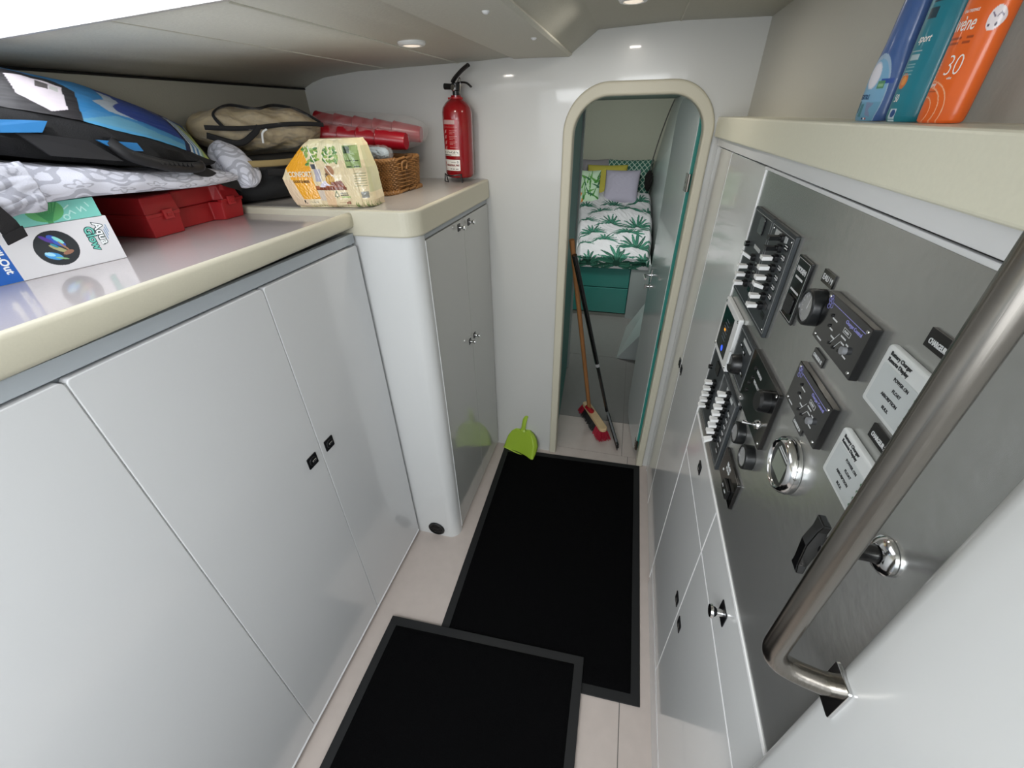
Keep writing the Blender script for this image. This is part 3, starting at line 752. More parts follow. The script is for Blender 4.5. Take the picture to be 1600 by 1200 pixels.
for q in ((-.0015, .086, -.012, .002), (.214, L+.0015, -.012, .002), (-.0018, .002, -.216, -.0125)):
    b = B(); box(b, q[0], q[1], .0435, .0515, q[2], q[3]); obj('seam_lip', b, red, p, bevel=.001)
for x in (.052, .245):
    b = B(); box(b, x-.012, x+.012, .036, .058, .001, .0065); o = obj('latch', b, mat('red_latch', 'b02a2e', .35), p, bevel=.0015)
    b = B(); box(b, x-.006, x+.006, .042, .050, .0065, .0085); obj('latch_tab', b, red, o, bevel=.001)

# ---- patterned padded cloth
def damask(P, X, Y, base, motif):
    pass
def damcol_xy(X, Y):
    P = Paint(X, Y, 'd0d1db'); g = .150; g2 = 'abacb6'
    u = (X/g) % 1; i = np.floor(X/g); v = ((Y/g)+.5*(i % 2)) % 1
    dx = u-.5; dy = v-.5; r = np.hypot(dx, dy); a = np.arctan2(dy, dx)
    P.put(np.abs(r-.40-.035*np.cos(8*a)) < .040, g2); P.put(np.abs(r-.26-.05*np.cos(4*a)) < .034, g2)
    P.put((np.abs(r-.15-.07*np.cos(4*a+PI)) < .036), g2); P.put(r < .05, g2)
    P.put((r > .29) & (r < .36) & (np.cos(8*a+PI) > .75), g2)
    for cx, cy in ((0, 0), (1, 0), (0, 1), (1, 1)):
        q = np.hypot(u-cx, v-cy); w_ = np.arctan2(v-cy, u-cx); P.put(np.abs(q-.13-.04*np.cos(6*w_)) < .02, g2); P.put(q < .05, g2)
    return P.c
p = thing('patterned_cloth', 'folded white padded cloth with grey scroll print lying on the cartons and case', 'cloth', (-1.1, .6, 1.49))
st = [(.22, 1.4900, .064), (.40, 1.4898, .066), (.50, 1.4895, .064), (.60, 1.4888, .046), (.70, 1.482, .036), (.80, 1.4745, .030), (.88, 1.4695, .028), (.95, 1.4685, .026), (1.0, 1.4695, .016)]
ys = np.array([q[0] for q in st]); zb_ = np.array([q[1] for q in st]); th = np.array([q[2] for q in st])
def clf(u, v):
    y = .22+v*.78; z0 = np.interp(y, ys, zb_); t = np.interp(y, ys, th); fx = np.interp(y, [.22, .5, .7, .85, 1.0], [-.962, -.964, -.972, -.99, -1.02])
    # u: 0 bottom back -> bottom front -> top front -> top back
    a = u*3
    X = np.where(a < 1, -1.26+(fx+1.26)*a, np.where(a < 2, fx+.010*np.sin((a-1)*PI)-.012*np.clip(a-1, 0, 1), fx-.012+(-1.26-fx+.012)*(a-2)))
    Z = np.where(a < 1, z0, np.where(a < 2, z0+t*(a-1), z0+t+.012*np.sin((a-2)*PI)))
    Z = Z+np.where(a > 1.2, .005*noise2(y*5, X*5, 3, 4), 0); X = X+np.where((a > 1) & (a < 2.2), .006*noise2(y*5, Z*8, 8, 4), 0)
    return np.column_stack([X+1.1, y-.6, np.maximum(Z, z0)-1.49])
gridmesh('padding', clf, 330, 420, lambda u, v: damcol_xy(u*3*.10+.02, v*.78), paintedf, p)
b = B()
for vv in (0, 1):
    pts = clf(np.linspace(0, 1, 61), np.full(61, float(vv))); b.faces.new([b.verts.new(tuple(q)) for q in pts])
obj('padding_end', b, mat('cloth_end', 'b9bac3', .85), p)
# drooping end fold
A0 = Vector((-1.150, 1.100, 1.548)); A1 = Vector((-1.020, 1.035, 1.452)); ax = (A1-A0); LN = ax.length; ax.normalize()
side = Vector((ax.y, -ax.x, 0)).normalized(); nr = side.cross(ax).normalized()
def foldf(u, v):
    t = v; r = np.sin(np.clip(t, 0, 1)*PI)**.45; th_ = u*2*PI
    wob = 1+.10*np.cos(3*th_+2)+.06*np.sin(5*th_+t*6)
    ca = np.cos(th_)*.052*r*wob; cb = np.sin(th_)*.030*r*wob
    C = np.array([np.array(A0)+(t_*1.05-.02)*LN*np.array(ax) for t_ in t])
    out = C+ca[:, None]*np.array(side)+cb[:, None]*np.array(nr)
    return out-np.array([1.1*-1, .6, 1.49])
gridmesh('drooping_fold', foldf, 200, 200, lambda u, v: damcol_xy(u*.30, v*.20+.03), paintedf, p)
# crumpled sheer corner at left
def crf(u, v):
    y = .36+u*.165; z = 1.555-v*.072; x = -.956+.007*noise2(u*2.2, v*1.6, 2, 4)+.012*np.sin(v*PI)
    z = z+.003*noise2(u*1.5+3, v*1.5, 4, 4)-.004*u
    return np.column_stack([x+1.1, y-.6, z-1.49])
gridmesh('crumpled_corner', crf, 80, 60, lambda u, v: damcol_xy(u*.16+.3, v*.1)*.9, paintedf, p, solid=.004)

# ---- blue swim bag on top
p = thing('blue_bag', 'blue and black float bag with striped end, on top of the patterned cloth', 'bag', (-1.1, .6, 1.56))
S = [0, .25, .484, .621, .79, .923, 1]
Fp = np.array([(-1, .20, 1.668), (-1, .40, 1.652), (-1, .569, 1.628), (-1, .674, 1.606), (-1.01, .80, 1.573), (-1.03, .904, 1.541), (-1.05, .963, 1.519)])
Bp = np.array([(-1.25, .30, 1.708), (-1.25, .52, 1.706), (-1.25, .748, 1.699), (-1.25, .87, 1.680), (-1.25, .99, 1.640), (-1.25, 1.06, 1.610), (-1.25, 1.10, 1.590)])
O3 = np.array([-1.1, .6, 1.56])
def topf(u, v):
    F_ = np.column_stack([np.interp(u, S, Fp[:, k]) for k in range(3)]); K = np.column_stack([np.interp(u, S, Bp[:, k]) for k in range(3)])
    P = F_+(K-F_)*v[:, None]; bul = .014*np.sin(v*PI)*np.clip((1-u)*8, 0, 1)
    P[:, 2] += bul+.003*noise2(u*6, v*3, 7, 5)*np.clip((1-u)*10, 0, 1); return P-O3
def topcol(u, v):
    P = Paint(u, v, '2b7fb8')
    P.poly([(.60, 0), (.66, .0), (1, .0), (1, .30), (.80, .22), (.66, .25)], '3f86b8')
    P.poly([(.66, 1.0), (.68, .80), (.73, .62), (.70, .45), (.715, .30), (.80, .26), (.93, .22), (1, .2), (1, 1.0)], '22408f')
    P.poly([(.675, .86), (.715, .80), (.735, .62), (.715, .46), (.72, .36), (.775, .26), (.70, .30), (.665, .42), (.695, .58), (.685, .74)], 'a9b3bd')
    P.poly([(.72, .25), (.80, .17), (.92, .10), (.93, .03), (.62, .02), (.66, .12)], '5f9cb8')
    P.poly([(.66, .05), (.95, .02), (.95, 0), (.62, 0)], '4f9ecb')
    P.line([(.66, 1), (.72, .97), (.80, .93), (.90, .95)], .012, '16244a')
    P.line([(.80, .97), (.88, .90), (.93, .94)], .012, 'a49b9a')
    # striped end
    for k, c in enumerate(('122046', '122046', 'd8e0e4', '3d7fb4', 'd8e0e4', '3d7fb4', 'cfdcd8', '8fb0a0', 'a9b86a', 'b7c25c')):
        x0 = .915+k*.009; P.line([(x0-.03, .92), (x0+.0, .5), (x0+.012, .2), (x0-.006, .0)], .0062, c)
    P.rect(.993, 1.1, -1, 2, 'aebb5c')
    # black framed label window
    P.poly([(-.1, .90), (.45, .88), (.575, .78), (.625, .50), (.63, .0), (-.1, 0)], '1b171b')
    P.poly([(.495, .62), (.52, .70), (.598, .56), (.603, .12), (.57, .06), (.515, .22)], 'd7cdd2')
    P.poly([(.548, .60), (.572, .56), (.572, .42), (.550, .44)], '55504f'); P.poly([(.575, .54), (.592, .5), (.592, .4), (.575, .43)], 'b9bab4')
    return P.c
gridmesh('top_panel', topf, 420, 140, topcol, mat('bag_print', rough=.5, attr=True, bump=.2, bscale=40), p)
def bot(y): return np.interp(y, [.22, .5, .6, .7, .8, .9, .97, 1.1], [1.566, 1.567, 1.547, 1.530, 1.516, 1.508, 1.506, 1.54])
b = B(); secs = []
for i, s_ in enumerate(np.linspace(0, 1, 40)):
    F_ = np.array([np.interp(s_, S, Fp[:, k]) for k in range(3)]); K = np.array([np.interp(s_, S, Bp[:, k]) for k in range(3)])
    zf, zk = float(bot(F_[1])), max(float(bot(K[1])), 1.50)
    w_ = .006*math.sin(s_*40)+.004*math.sin(s_*97)
    secs.append([(F_[0]-.001, F_[1], F_[2]-.001), (F_[0]+.012+w_, F_[1], F_[2]*.7+zf*.3), (F_[0]+.016-w_, F_[1], F_[2]*.35+zf*.65), (F_[0]-.005, F_[1], min(zf+.001, F_[2]-.003)), (F_[0]-.05, F_[1]+.02, min(zf, F_[2]-.002)), (K[0], K[1], min(zk, K[2]-.002)), (K[0], K[1], K[2]-.001)])
secs = [[tuple(np.array(q)-O3) for q in s_] for s_ in secs]
loft(b, secs); obj('lower_body', b, blackf, p, smooth=True, ang=50)
def patch(name, pts, m):
    b = B(); b.faces.new([b.verts.new(tuple(np.array(q)-O3)) for q in pts]); o = obj(name, b, m, p, auto=False); s = o.modifiers.new('s', 'SOLIDIFY'); s.thickness = .004; s.offset = 0; return o
bl = mat('blue_nylon', '2a78b4', .5, bump=.3, bscale=60)
patch('blue_side_patch', [(-.978, .46, 1.612), (-.978, .575, 1.608), (-.977, .607, 1.606), (-.975, .590, 1.590), (-.975, .45, 1.594)], bl)
patch('blue_side_patch', [(-.981, .672, 1.576), (-.982, .745, 1.567), (-.983, .752, 1.552), (-.981, .70, 1.557)], bl)
patch('pocket_panel', [(-.980, .555, 1.593), (-.980, .655, 1.576), (-.978, .70, 1.538), (-.976, .585, 1.556)], mat('pocket_black', '1e1e21', .6))
b = B(); tube(b, smoothpath([(.115, .095, .012), (.125, .115, -.012), (.128, .16, -.030), (.120, .22, -.044), (.112, .272, -.048), (.085, .298, -.046)], 8), .0095, 12, flat=(1, 1.2)); o = obj('carry_handle', b, mat('handle_rubber', '161618', .5), p, smooth=True)
b = B()
for k in range(8): tube(b, [(.128-.001*k, .165+k*.011, -.034-.0016*k), (.138-.001*k, .165+k*.011, -.030-.0016*k)], .004, 6)
obj('grip_ribs', b, mat('rib', '0e0e10', .6), o)
b = B(); tube(b, smoothpath([(.105, .26, -.050), (.10, .30, -.066), (.075, .36, -.090), (.062, .41, -.106), (.058, .425, -.116)], 6), .012, 8, flat=(.22, 1.0)); obj('strap', b, webb, p, smooth=True)
b = B(); secs = []
for q, w_ in (((.160, -.205, .005), .014), ((.168, -.180, -.030), .014), ((.167, -.158, -.060), .0135), ((.156, -.142, -.090), .0135), ((.1405, -.132, -.115), .0135)):
    secs.append([(q[0], q[1]-w_, q[2]-.004), (q[0], q[1]+w_, q[2]+.004), (q[0]+.0018, q[1]+w_, q[2]+.004), (q[0]+.0018, q[1]-w_, q[2]-.004)])
loft(b, secs); o = obj('strap', b, webb, p)
b = B(); loft(b, [[(s_[0]+.0005, s_[1]*1.0, s_[2]) for s_ in q] for q in ([(.1485, -.152, -.104), (.1485, -.122, -.096), (.1515, -.122, -.096), (.1515, -.152, -.104)], [(.1385, -.148, -.121), (.1385, -.118, -.113), (.1415, -.118, -.113), (.1415, -.148, -.121)])]); obj('strap_end', b, webb, o)
b = B(); bmesh.ops.create_uvsphere(b, u_segments=12, v_segments=8, radius=.0045); obj('white_cord_stop', b, whitep, p, smooth=True, loc=(.130, .118, -.010))

# ---- dark holdall and khaki bag
p = thing('dark_holdall', 'dark grey holdall with khaki band under the khaki bundle on the rear worktop', 'bag', (-1.12, 1.27, 1.391))
b = B(); secs = []
for i in range(13):
    t = i/12*2-1; sh = (1-abs(t)**5)**.5 if abs(t) < 1 else .0; sh = max(sh, .25)
    cy = t*.215; cx = .040*t
    secs.append([(cx+math.copysign(abs(math.cos(a))**.6, math.cos(a))*.125*sh, cy+.015*math.cos(a), .060+math.copysign(abs(math.sin(a))**.7, math.sin(a))*.0595*(.75+.25*sh)) for a in [2*PI*k/28 for k in range(28)]])
loft(b, secs); obj('body', b, mat('holdall_fabric', '17181a', .7, bump=.4, bscale=60), p, smooth=True, ang=180)
b = B(); tube(b, smoothpath([(.075, -.20, .108), (.122, -.12, .106), (.135, 0, .107), (.15, .12, .110), (.12, .2, .112)], 6), .0085, 8, flat=(.5, 1)); obj('khaki_band', b, mat('khaki_band', '8d7a50', .8), p, smooth=True)
b = B(); tube(b, smoothpath([(.10, -.16, .085), (.14, -.05, .075), (.15, .06, .09)], 6), .010, 8, flat=(.3, 1)); obj('webbing_strap', b, webb, p, smooth=True)
b = B(); prism(b, rrect(-.02, .02, -.012, .012, .004, 3), 0, .008, 'x'); o = obj('buckle', b, mat('buckle_clear', '8b9190', .25), p, bevel=.001, loc=(.150, -.02, .06)); o.rotation_euler = (.5, 0, -.4)

p = thing('khaki_bundle', 'khaki bag with black straps inside clear plastic, back left of the rear worktop', 'bag', (-1.16, 1.28, 1.575))
dirv = Vector((.195, .33, 0)).normalized(); pv = Vector((dirv.y, -dirv.x, 0))
def khf(rad=1.0, amp=1.0, seed=1):
    def fn(u, v):
        t = v*2-1; sh = np.clip(1-np.abs(t)**4, 0, 1)**.5; a = u*2*PI
        ca = np.sign(np.cos(a))*np.abs(np.cos(a))**.8; sa = np.sign(np.sin(a))*np.abs(np.sin(a))**.8
        r1 = .098*sh*rad; r2 = .056*(.35+.65*sh)*sh**.3*rad
        n_ = amp*(.10*noise2(u*9, v*5, seed, 6)+.05*np.sin(v*23+4*np.sin(u*12)))
        return np.column_stack([dirv.x*t*.19+pv.x*ca*r1*(1+n_), dirv.y*t*.19+pv.y*ca*r1*(1+n_), sa*r2*(1+n_)+.004])
    return fn
khaki = mat('khaki_fabric', 'a8946a', .8, bump=.6, bscale=50, vary=.25)
gridmesh('fabric', khf(.97, 1.2, 3), 120, 120, None, khaki, p)
o = gridmesh('clear_wrap', khf(1.06, .8, 6), 90, 90, None, clear, p)
b = B(); tube(b, smoothpath([pv*.108+dirv*q+Vector((0, 0, .012+.004*math.sin(q*20))) for q in (-.17, -.1, -.03, .04, .11, .165)], 5), .006, 8, flat=(.35, 1)); obj('black_strap', b, webb, p, smooth=True)
b = B(); tube(b, smoothpath([pv*.10+dirv*-.12+Vector((0, 0, .01)), pv*.075+dirv*-.13+Vector((0, 0, .045)), pv*.03+dirv*-.07+Vector((0, 0, .066)), pv*.06+dirv*-.01+Vector((0, 0, .056)), pv*.02+dirv*.06+Vector((0, 0, .066)), pv*.05+dirv*.12+Vector((0, 0, .052)), pv*.09+dirv*.165+Vector((0, 0, .018))], 6), .0055, 8, flat=(.5, 1)); obj('black_strap', b, webb, p, smooth=True)
b = B(); tube(b, smoothpath([pv*.10+dirv*-.17+Vector((0, 0, -.006)), pv*.112+dirv*-.10+Vector((0, 0, -.028)), pv*.11+dirv*-.05+Vector((0, 0, -.006)), pv*.108+dirv*-.03+Vector((0, 0, .012))], 6), .008, 8, flat=(.5, 1)); obj('black_strap', b, webb, p, smooth=True)
b = B(); tube(b, smoothpath([pv*.118+dirv*-.035+Vector((0, 0, -.03)), pv*.122+dirv*-.03+Vector((0, 0, -.005)), pv*.120+dirv*-.015+Vector((0, 0, .004))], 6), .0028, 8); obj('white_tag_loop', b, whitep, p, smooth=True)

# ---- tissue roll pack
p = thing('paper_roll_pack', 'yellow and cream film pack of twelve paper rolls marked CONFORT on the rear worktop', 'paper pack')
p.matrix_world = Matrix.Translation((-.922, 1.052, 1.391)) @ Matrix.Rotation(math.atan2(.038, .248), 4, 'Z')
# local x right, y back, z up
def packxr(z):
    xl = np.interp(z, [0, .02, .076, .10, .152, .166], [.022, .012, -.004, .014, .075, .095]); xr = np.interp(z, [0, .02, .10, .155, .166], [.238, .244, .236, .220, .206]); return xl, xr
def packf(u, v):
    z = .001+v*.166; xl, xr = packxr(z); r = .030
    # u: 0..0.78 front, .78...9 corner, .9..1 right side ; wraps backward
    W = xr-xl
    ang_ = np.clip((u-.80)/.10, 0, 1)*PI/2
    X = np.where(u < .80, xl+(W-r)*(u/.80), xr-r+r*np.sin(ang_)); Y = np.where(u < .80, 0, r-r*np.cos(ang_)); Y = Y+np.clip((u-.90)/.10, 0, 1)*.055
    # roll bulges
    bul = .006*np.abs(np.sin(u/.80*PI*2.5))*(u < .8)+.004*np.abs(np.sin(v*PI*2)); Y = Y-bul+.006+.0015*noise2(u*14, v*9, 5, 5)
    Y = Y+.012*np.clip((.06-v)/.06, 0, 1)**2+.014*np.clip((v-.93)/.07, 0, 1)**2
    return np.column_stack([X, Y, z])
def packcol(u, v):
    P0 = packf(u, v); X = np.where(u < .8, P0[:, 0], np.interp(P0[:, 2], [0, .02, .10, .155, .166], [.238, .244, .236, .220, .206])-.03+(u-.8)*.45); Z = P0[:, 2]; P = Paint(X, Z, 'e3d2ab')
    P.c *= (1+.05*noise2(X*40, Z*25, 9, 5))[:, None]
    P.rect(-.1, .060, 0, .072, 'e2c9a9'); P.poly([(.026, .12), (.028, .070), (.048, .024), (.094, .024), (.078, .10), (.070, .150)], 'eaa62a'); P.poly([(.014, .10), (.024, .072), (.078, .072), (.086, .1), (.076, .152)], 'eaa62a')
    P.rect(.095, .255, .118, .166, 'e8dfb6'); r_ = random.Random(4)
    for k in range(60):
        x, z = (r_.uniform(.078, .115), r_.uniform(.108, .148)) if k % 2 else (r_.uniform(.13, .165), r_.uniform(.112, .148))
        P.ell(x, z, .006, .0028, ('7fa04a', '93b050', '4f7f3a')[k % 3], rot=r_.uniform(0, 3))
    P.rect(.088, .100, .098, .110, '4a4f58'); P.rect(.092, .112, .068, .098, 'b4b1bd'); P.poly([(.104, .052), (.132, .054), (.134, .068), (.118, .070), (.104, .060)], 'ddd8e4')
    P.ell(.138, .094, .012, .013, 'a87c5a'); P.ell(.128, .082, .005, .007, '6b5030'); P.ell(.135, .072, .012, .012, 'c2932e'); P.poly([(.135, .060), (.165, .052), (.17, .06), (.163, .07), (.135, .066)], '7d3f26')
    P.rect(.088, .176, .047, .054, '7a4029'); P.rect(.088, .100, .050, .057, 'a9684a'); P.rect(.118, .172, .054, .058, '944e33')
    P.line([(.094, .150), (.104, .10), (.112, .066)], .0012, 'f4f0e4'); P.line([(.128, .132), (.138, .112)], .001, 'f4f0e4'); P.line([(.130, .104), (.14, .085), (.156, .072)], (.0016, .001), 'f0e4d4')
    P.rect(.112, .140, .0, .046, 'dfb48d', .6); P.rect(.094, .112, .02, .046, 'cfc3bd', .7)
    P.line([(.146, .044), (.143, .036), (.1405, .031), (.1515, .031), (.149, .036), (.146, .044)], .0009, '3f5a3a'); P.rect(.145, .147, .026, .031, '3f5a3a')
    P.rect(.156, .177, .0375, .0395, '4a4a3c'); P.rect(.156, .177, .0325, .035, '4a4a3c'); P.rect(.158, .183, .027, .031, 'a8bf7a'); P.rect(.148, .166, .014, .0152, '8a4a3a')
    P.poly([(.046, .022), (.052, .021), (.050, .014), (.058, .013), (.05, .017), (.047, .012)], '2d2d2d'); P.rect(.062, .086, .0165, .0175, '4a4a3c'); P.rect(.068, .086, .0145, .0152, '4a4a3c')
    # green info panel on the corner
    P.rect(.188, .226, .100, .152, '92a86a'); P.rect(.190, .203, .134, .150, '33492a'); P.rect(.208, .222, .134, .150, 'a5ba80')
    for k in range(4): P.rect(.190+.018*(k % 2), .204+.018*(k % 2), .116-.014*(k//2), .1185-.014*(k//2), '2f3f26')
    for k in range(6): P.rect(.204, .234, .086-k*.006, .0875-k*.006, '8d9270')
    P.rect(.214, .234, .026, .042, '8f8f86'); P.rect(.238, .30, .04, .15, 'b9bf93', .6)
    for k in range(70):
        x = r_.uniform(.0, .29); h = r_.uniform(.004, .016)*(1.3 if x > .19 else .6); P.line([(x, -.002), (x+r_.uniform(-.004, .004), h)], (.0014, .0003), '7c9440' if x < .19 else '5f8030')
    return P.c
gridmesh('film_front', packf, 460, 220, packcol, paintedg, p)
b = B(); secs = []
for z in np.linspace(0.001, .167, 12):
    xl, xr = (float(q) for q in packxr(z)); secs.append([(xl+.002, .010, z), (xl, .065, z), (xl+.01, .095, z), (xr-.02, .095, z), (xr-.001, .075, z), (xr-.004, .034, z), (xr-.03, .012, z)])
loft(b, secs); obj('film_body', b, mat('film_cream', 'd9cba6', .3, coat=.3, bump=.4, bscale=40), p, smooth=True, ang=50)
wl_ = mat('confort_white', 'efe6cc', .4); br = mat('brown_print', '6b4a16', .4); rd = mat('red_print', '8a2a22', .4)
BX = basis((1, 0, 0), (0, 0, 1), (0, -1, 0))
text('CONFORT', .0185, wl_, p, (.0205, -.0025, .080), base=BX, sx=.74, bold=.0004, depth=.0004)
text('DOUX & MAXI', .0085, br, p, (.030, -.0025, .0655), base=BX, sx=.80, bold=.0003, depth=.0004)
text('x12', .0085, rd, p, (.170, -.0025, .0125), base=BX, sx=.9, bold=.0004, depth=.0004)

# ---- wicker basket
p = thing('wicker_basket', 'brown wicker basket near the far corner of the rear worktop', 'basket', (-.835, 1.405, 1.391)); p.rotation_euler = (0, 0, -.06)
wk = mat('wicker', '9a6d3c', .55, vary=.45, bscale=50, bump=.3)
hw_, hd, H = .098, .108, .098
def peri(s, e):
    """point on rounded rectangle perimeter, s in 0..1"""
    a = s*2*PI; c, n_ = math.cos(a), math.sin(a); k = .28
    return Vector((math.copysign(abs(c)**k, c)*(hw_+e), math.copysign(abs(n_)**k, n_)*(hd+e), 0))
NS = 56
b = B()
for i in range(NS):
    s = i/NS; q = peri(s, 0); q2 = peri(s, .008); tube(b, [(q.x, q.y, .004), (q2.x, q2.y, H)], .0022, 6)
obj('stakes', b, wk, p, smooth=True)
b = B()
for r_ in range(15):
    z = .012+r_*.0056
    pts = []
    for i in range(NS*2+1):
        s = i/(NS*2); off = .0034*(1 if (i//2+r_) % 2 else -1)*(1 if i % 2 == 0 else 0); q = peri(s, off+.008*z/H)
        pts.append((q.x, q.y, z+random.uniform(-.0006, .0006)))
    tube(b, pts, .0026, 6, cap=False)
obj('weave', b, wk, p, smooth=True)
for z, nm in ((.005, 'base_braid'), (H, 'rim_braid')):
    b = B()
    for ph in (0, PI):
        pts = []
        for i in range(201):
            s = i/200; q = peri(s, .006+.004*math.cos(i*.9+ph)); pts.append((q.x, q.y, z+.0035*math.sin(i*.9+ph)))
        tube(b, pts, .0042, 7, cap=False)
    obj(nm, b, wk, p, smooth=True)
b = B(); box(b, -hw_+.004, hw_-.004, -hd+.004, hd-.004, .003, .006); obj('base', b, wk, p)
b = B(); tube(b, smoothpath([(hw_+.012, -.03, .068), (hw_+.016, -.03, .088), (hw_+.016, -.002, .090), (hw_+.012, -.002, .068)], 5), .0035, 8); obj('loop_handle', b, wk, p, smooth=True)

# ---- red cups in clear sleeves
def cup(loc, d, label, group, first=None):
    if first is None:
        b = B(); lathe(b, [(0, 0), (.024, 0), (.0255, .002), (.033, .098), (.0345, .100), (.0335, .102), (.0315, .098), (.024, .006), (0, .005)], n=36)
        o = obj('red_cup', b, redc, None, smooth=True)
    else:
        o = first.copy(); COL.objects.link(o)
    o.matrix_world = Matrix.Translation(loc) @ Vector(d).to_track_quat('Z', 'Y').to_matrix().to_4x4()
    tag(o, label, 'cup', group); return o
f0 = None
for (a, e, lab, gr, n_) in (((-1.125, 1.575, 1.592), (-.765, 1.628, 1.548), 'red plastic cup in the upper row inside the clear sleeve', 'upper row of red cups', 5), ((-1.03, 1.470, 1.556), (-.758, 1.488, 1.533), 'red plastic cup in the lower row inside the clear sleeve', 'lower row of red cups', 4)):
    a, e = Vector(a), Vector(e); d = (a-e).normalized()
    for k in range(n_):
        t = k/(n_); w5 = {5: ('nearest the room', 'second from the right', 'middle', 'second from the left', 'leftmost'), 4: ('rightmost', 'second from the right', 'second from the left', 'leftmost')}[n_][k]; o = cup(e.lerp(a, t), d, lab+', '+w5, gr, f0); f0 = f0 or o
p = thing('clear_sleeve', 'crinkled clear plastic sleeve around the rows of red cups', 'plastic bag', (-.935, 1.54, 1.566))
def slf(u, v):
    t = v*2-1; sh = np.clip(1-np.abs(t)**6, 0, 1)**.5; a = u*2*PI
    n_ = 1+.06*noise2(u*8, v*9, 4, 6)+.03*np.sin(v*50+u*20)
    return np.column_stack([t*.205+.0*a+np.cos(a)*.01, np.cos(a)*.098*sh*n_+.01+t*.02, np.sin(a)*(.052)*sh*n_-.012*t-.006*np.cos(a)*-1])
gridmesh('film', slf, 90, 120, None, clear, p)
p = thing('small_plastic_bag', 'small clear bag with pale blue contents at the front of the basket', 'plastic bag', (-.79, 1.325, 1.508))
def sbf(rad, amp, seed):
    def fn(u, v):
        t = v*2-1; sh = np.clip(1-np.abs(t)**4, 0, 1)**.5; a = u*2*PI; n_ = 1+amp*noise2(u*9, v*6, seed, 6)
        return np.column_stack([t*.055*rad, np.cos(a)*.026*sh*n_*rad, np.sin(a)*.021*sh*n_*rad])
    return fn
gridmesh('contents', sbf(.85, .25, 4), 50, 50, None, mat('pale_blue', '93a3ac', .6, vary=.3, bscale=30), p)
gridmesh('film', sbf(1.1, .35, 8), 50, 50, None, clear, p)

# ---- fire extinguisher
p = thing('fire_extinguisher', 'red fire extinguisher with white labels hung on the back bulkhead left of the doorway', 'extinguisher', (-.640, 1.668, 1.402), Matrix.Rotation(-.28, 4, 'Z') @ Matrix.Rotation(.03, 4, 'Y'))
b = B(); R_ = .0535
lathe(b, [(0, .004), (.034, .002), (.047, .006), (R_, .018), (R_, .212), (.0505, .226), (.040, .240), (.027, .250), (.019, .254), (.019, .262), (0, .262)], n=56); obj('cylinder', b, redg, p, smooth=True)
def wrap(name, z0, z1, a0, a1, col, nu=160, nv=60, m=None):
    def fn(u, v):
        a = math.radians(a0)+u*math.radians(a1-a0); return np.column_stack([np.cos(a)*(R_+.0006), np.sin(a)*(R_+.0006), z0+v*(z1-z0)])
    return gridmesh(name, fn, nu, nv, col, m or mat('label_gloss', rough=.3, attr=True, coat=.3), p)
def c1(u, v):
    P = Paint(u, v, 'ddd8cc'); r_ = random.Random(3)
    for k in range(6):
        x = .10+k*.155; P.ell(x, .62, .025, .16, '2b2b2b', rot=r_.uniform(-.5, .5)); P.ell(x+.03, .5, .018, .10, '3c3c3c', rot=r_.uniform(-1, 1))
    P.rect(.02, .55, .08, .20, '3a3230'); P.rect(0, 1, .26, .28, '8a8478'); return P.c
def c2(u, v):
    P = Paint(u, v, 'e0dbd2'); P.ell(.10, .50, .05, .32, 'b5382e'); P.ell(.12, .45, .025, .22, 'e0dbd2'); P.rect(.05, .22, .10, .13, 'b5382e')
    P.ell(.88, .78, .05, .10, '3a3a3a'); P.ell(.88, .78, .025, .05, 'e0dbd2'); P.rect(.52, .78, .73, .77, '4a4a4a')
    for q in ((.45, .55), (.6, .7), (.76, .9)): P.rect(q[0], q[1], .12, .19, '4a4440')
    return P.c
def c0(u, v):
    P = Paint(u, v, '9c0e16'); P.rect(.10, .82, .84, .97, 'b99a96'); P.rect(.05, .95, .745, .755, 'b06a66')
    for r_ in range(4):
        z = .62-r_*.18
        for k in range(3): P.rect(.50, .90-.1*k, z-.045*k, z-.045*k+.014, 'b87874')
        P.ell(.24, z-.02, .05, .05, 'c49a96'); P.line([(.14, z-.07), (.30, z+.03)], .02, 'b87874')
    return P.c
wrap('instruction_print', .098, .192, -128, -52, c0); wrap('pictogram_label', .078, .098, -128, -52, c1); wrap('name_label', .030, .066, -128, -52, c2)
# the lettering on the lower label follows the cylinder
s_ = text('INDUSTRIAL FIRE', .0078, mat('label_ink', '7c2420', .5), p, (0, 0, 0), bold=.0003)
for v_ in s_.data.vertices:
    a = math.radians(-111)+v_.co.x*.86/R_; v_.co = Vector((math.cos(a)*(R_+.0011+v_.co.z), math.sin(a)*(R_+.0011+v_.co.z), .0455+v_.co.y))
s_.matrix_local = Matrix.Identity(4)
b = B(); lathe(b, [(.012, .262), (.012, .275), (.0155, .277), (.0155, .296), (.008, .298), (0, .298)], n=28); v1 = obj('valve', b, black, p, smooth=True)
b = B(); tube(b, [(-.012, 0, .287), (-.045, -.004, .288)], [.0085, .0095], 16); obj('nozzle', b, black, v1, smooth=True)
b = B(); lathe(b, [(0, 0), (.0095, 0), (.0095, .006), (.0075, .008), (0, .008)], n=24); o = obj('pressure_gauge', b, chrome, v1, smooth=True); o.matrix_local = Matrix.Translation((.002, -.014, .283)) @ BWALL
b = B(); tube(b, smoothpath([(-.012, 0, .300), (.0, 0, .312), (.030, 0, .332), (.058, 0, .346)], 5), .0098, 10, flat=(1, .6)); obj('upper_lever', b, black, v1, smooth=True)
b = B(); tube(b, smoothpath([(.008, 0, .297), (.030, 0, .299), (.050, 0, .296), (.066, 0, .286)], 5), .0062, 10, flat=(1, .5)); obj('lower_lever', b, black, v1, smooth=True)
b = B(); tube(b, smoothpath([(.016, 0, .27), (.024, -.004, .295), (.020, -.002, .312), (.010, 0, .300)], 5), .0018, 8); obj('pull_ring', b, chrome, v1, smooth=True)
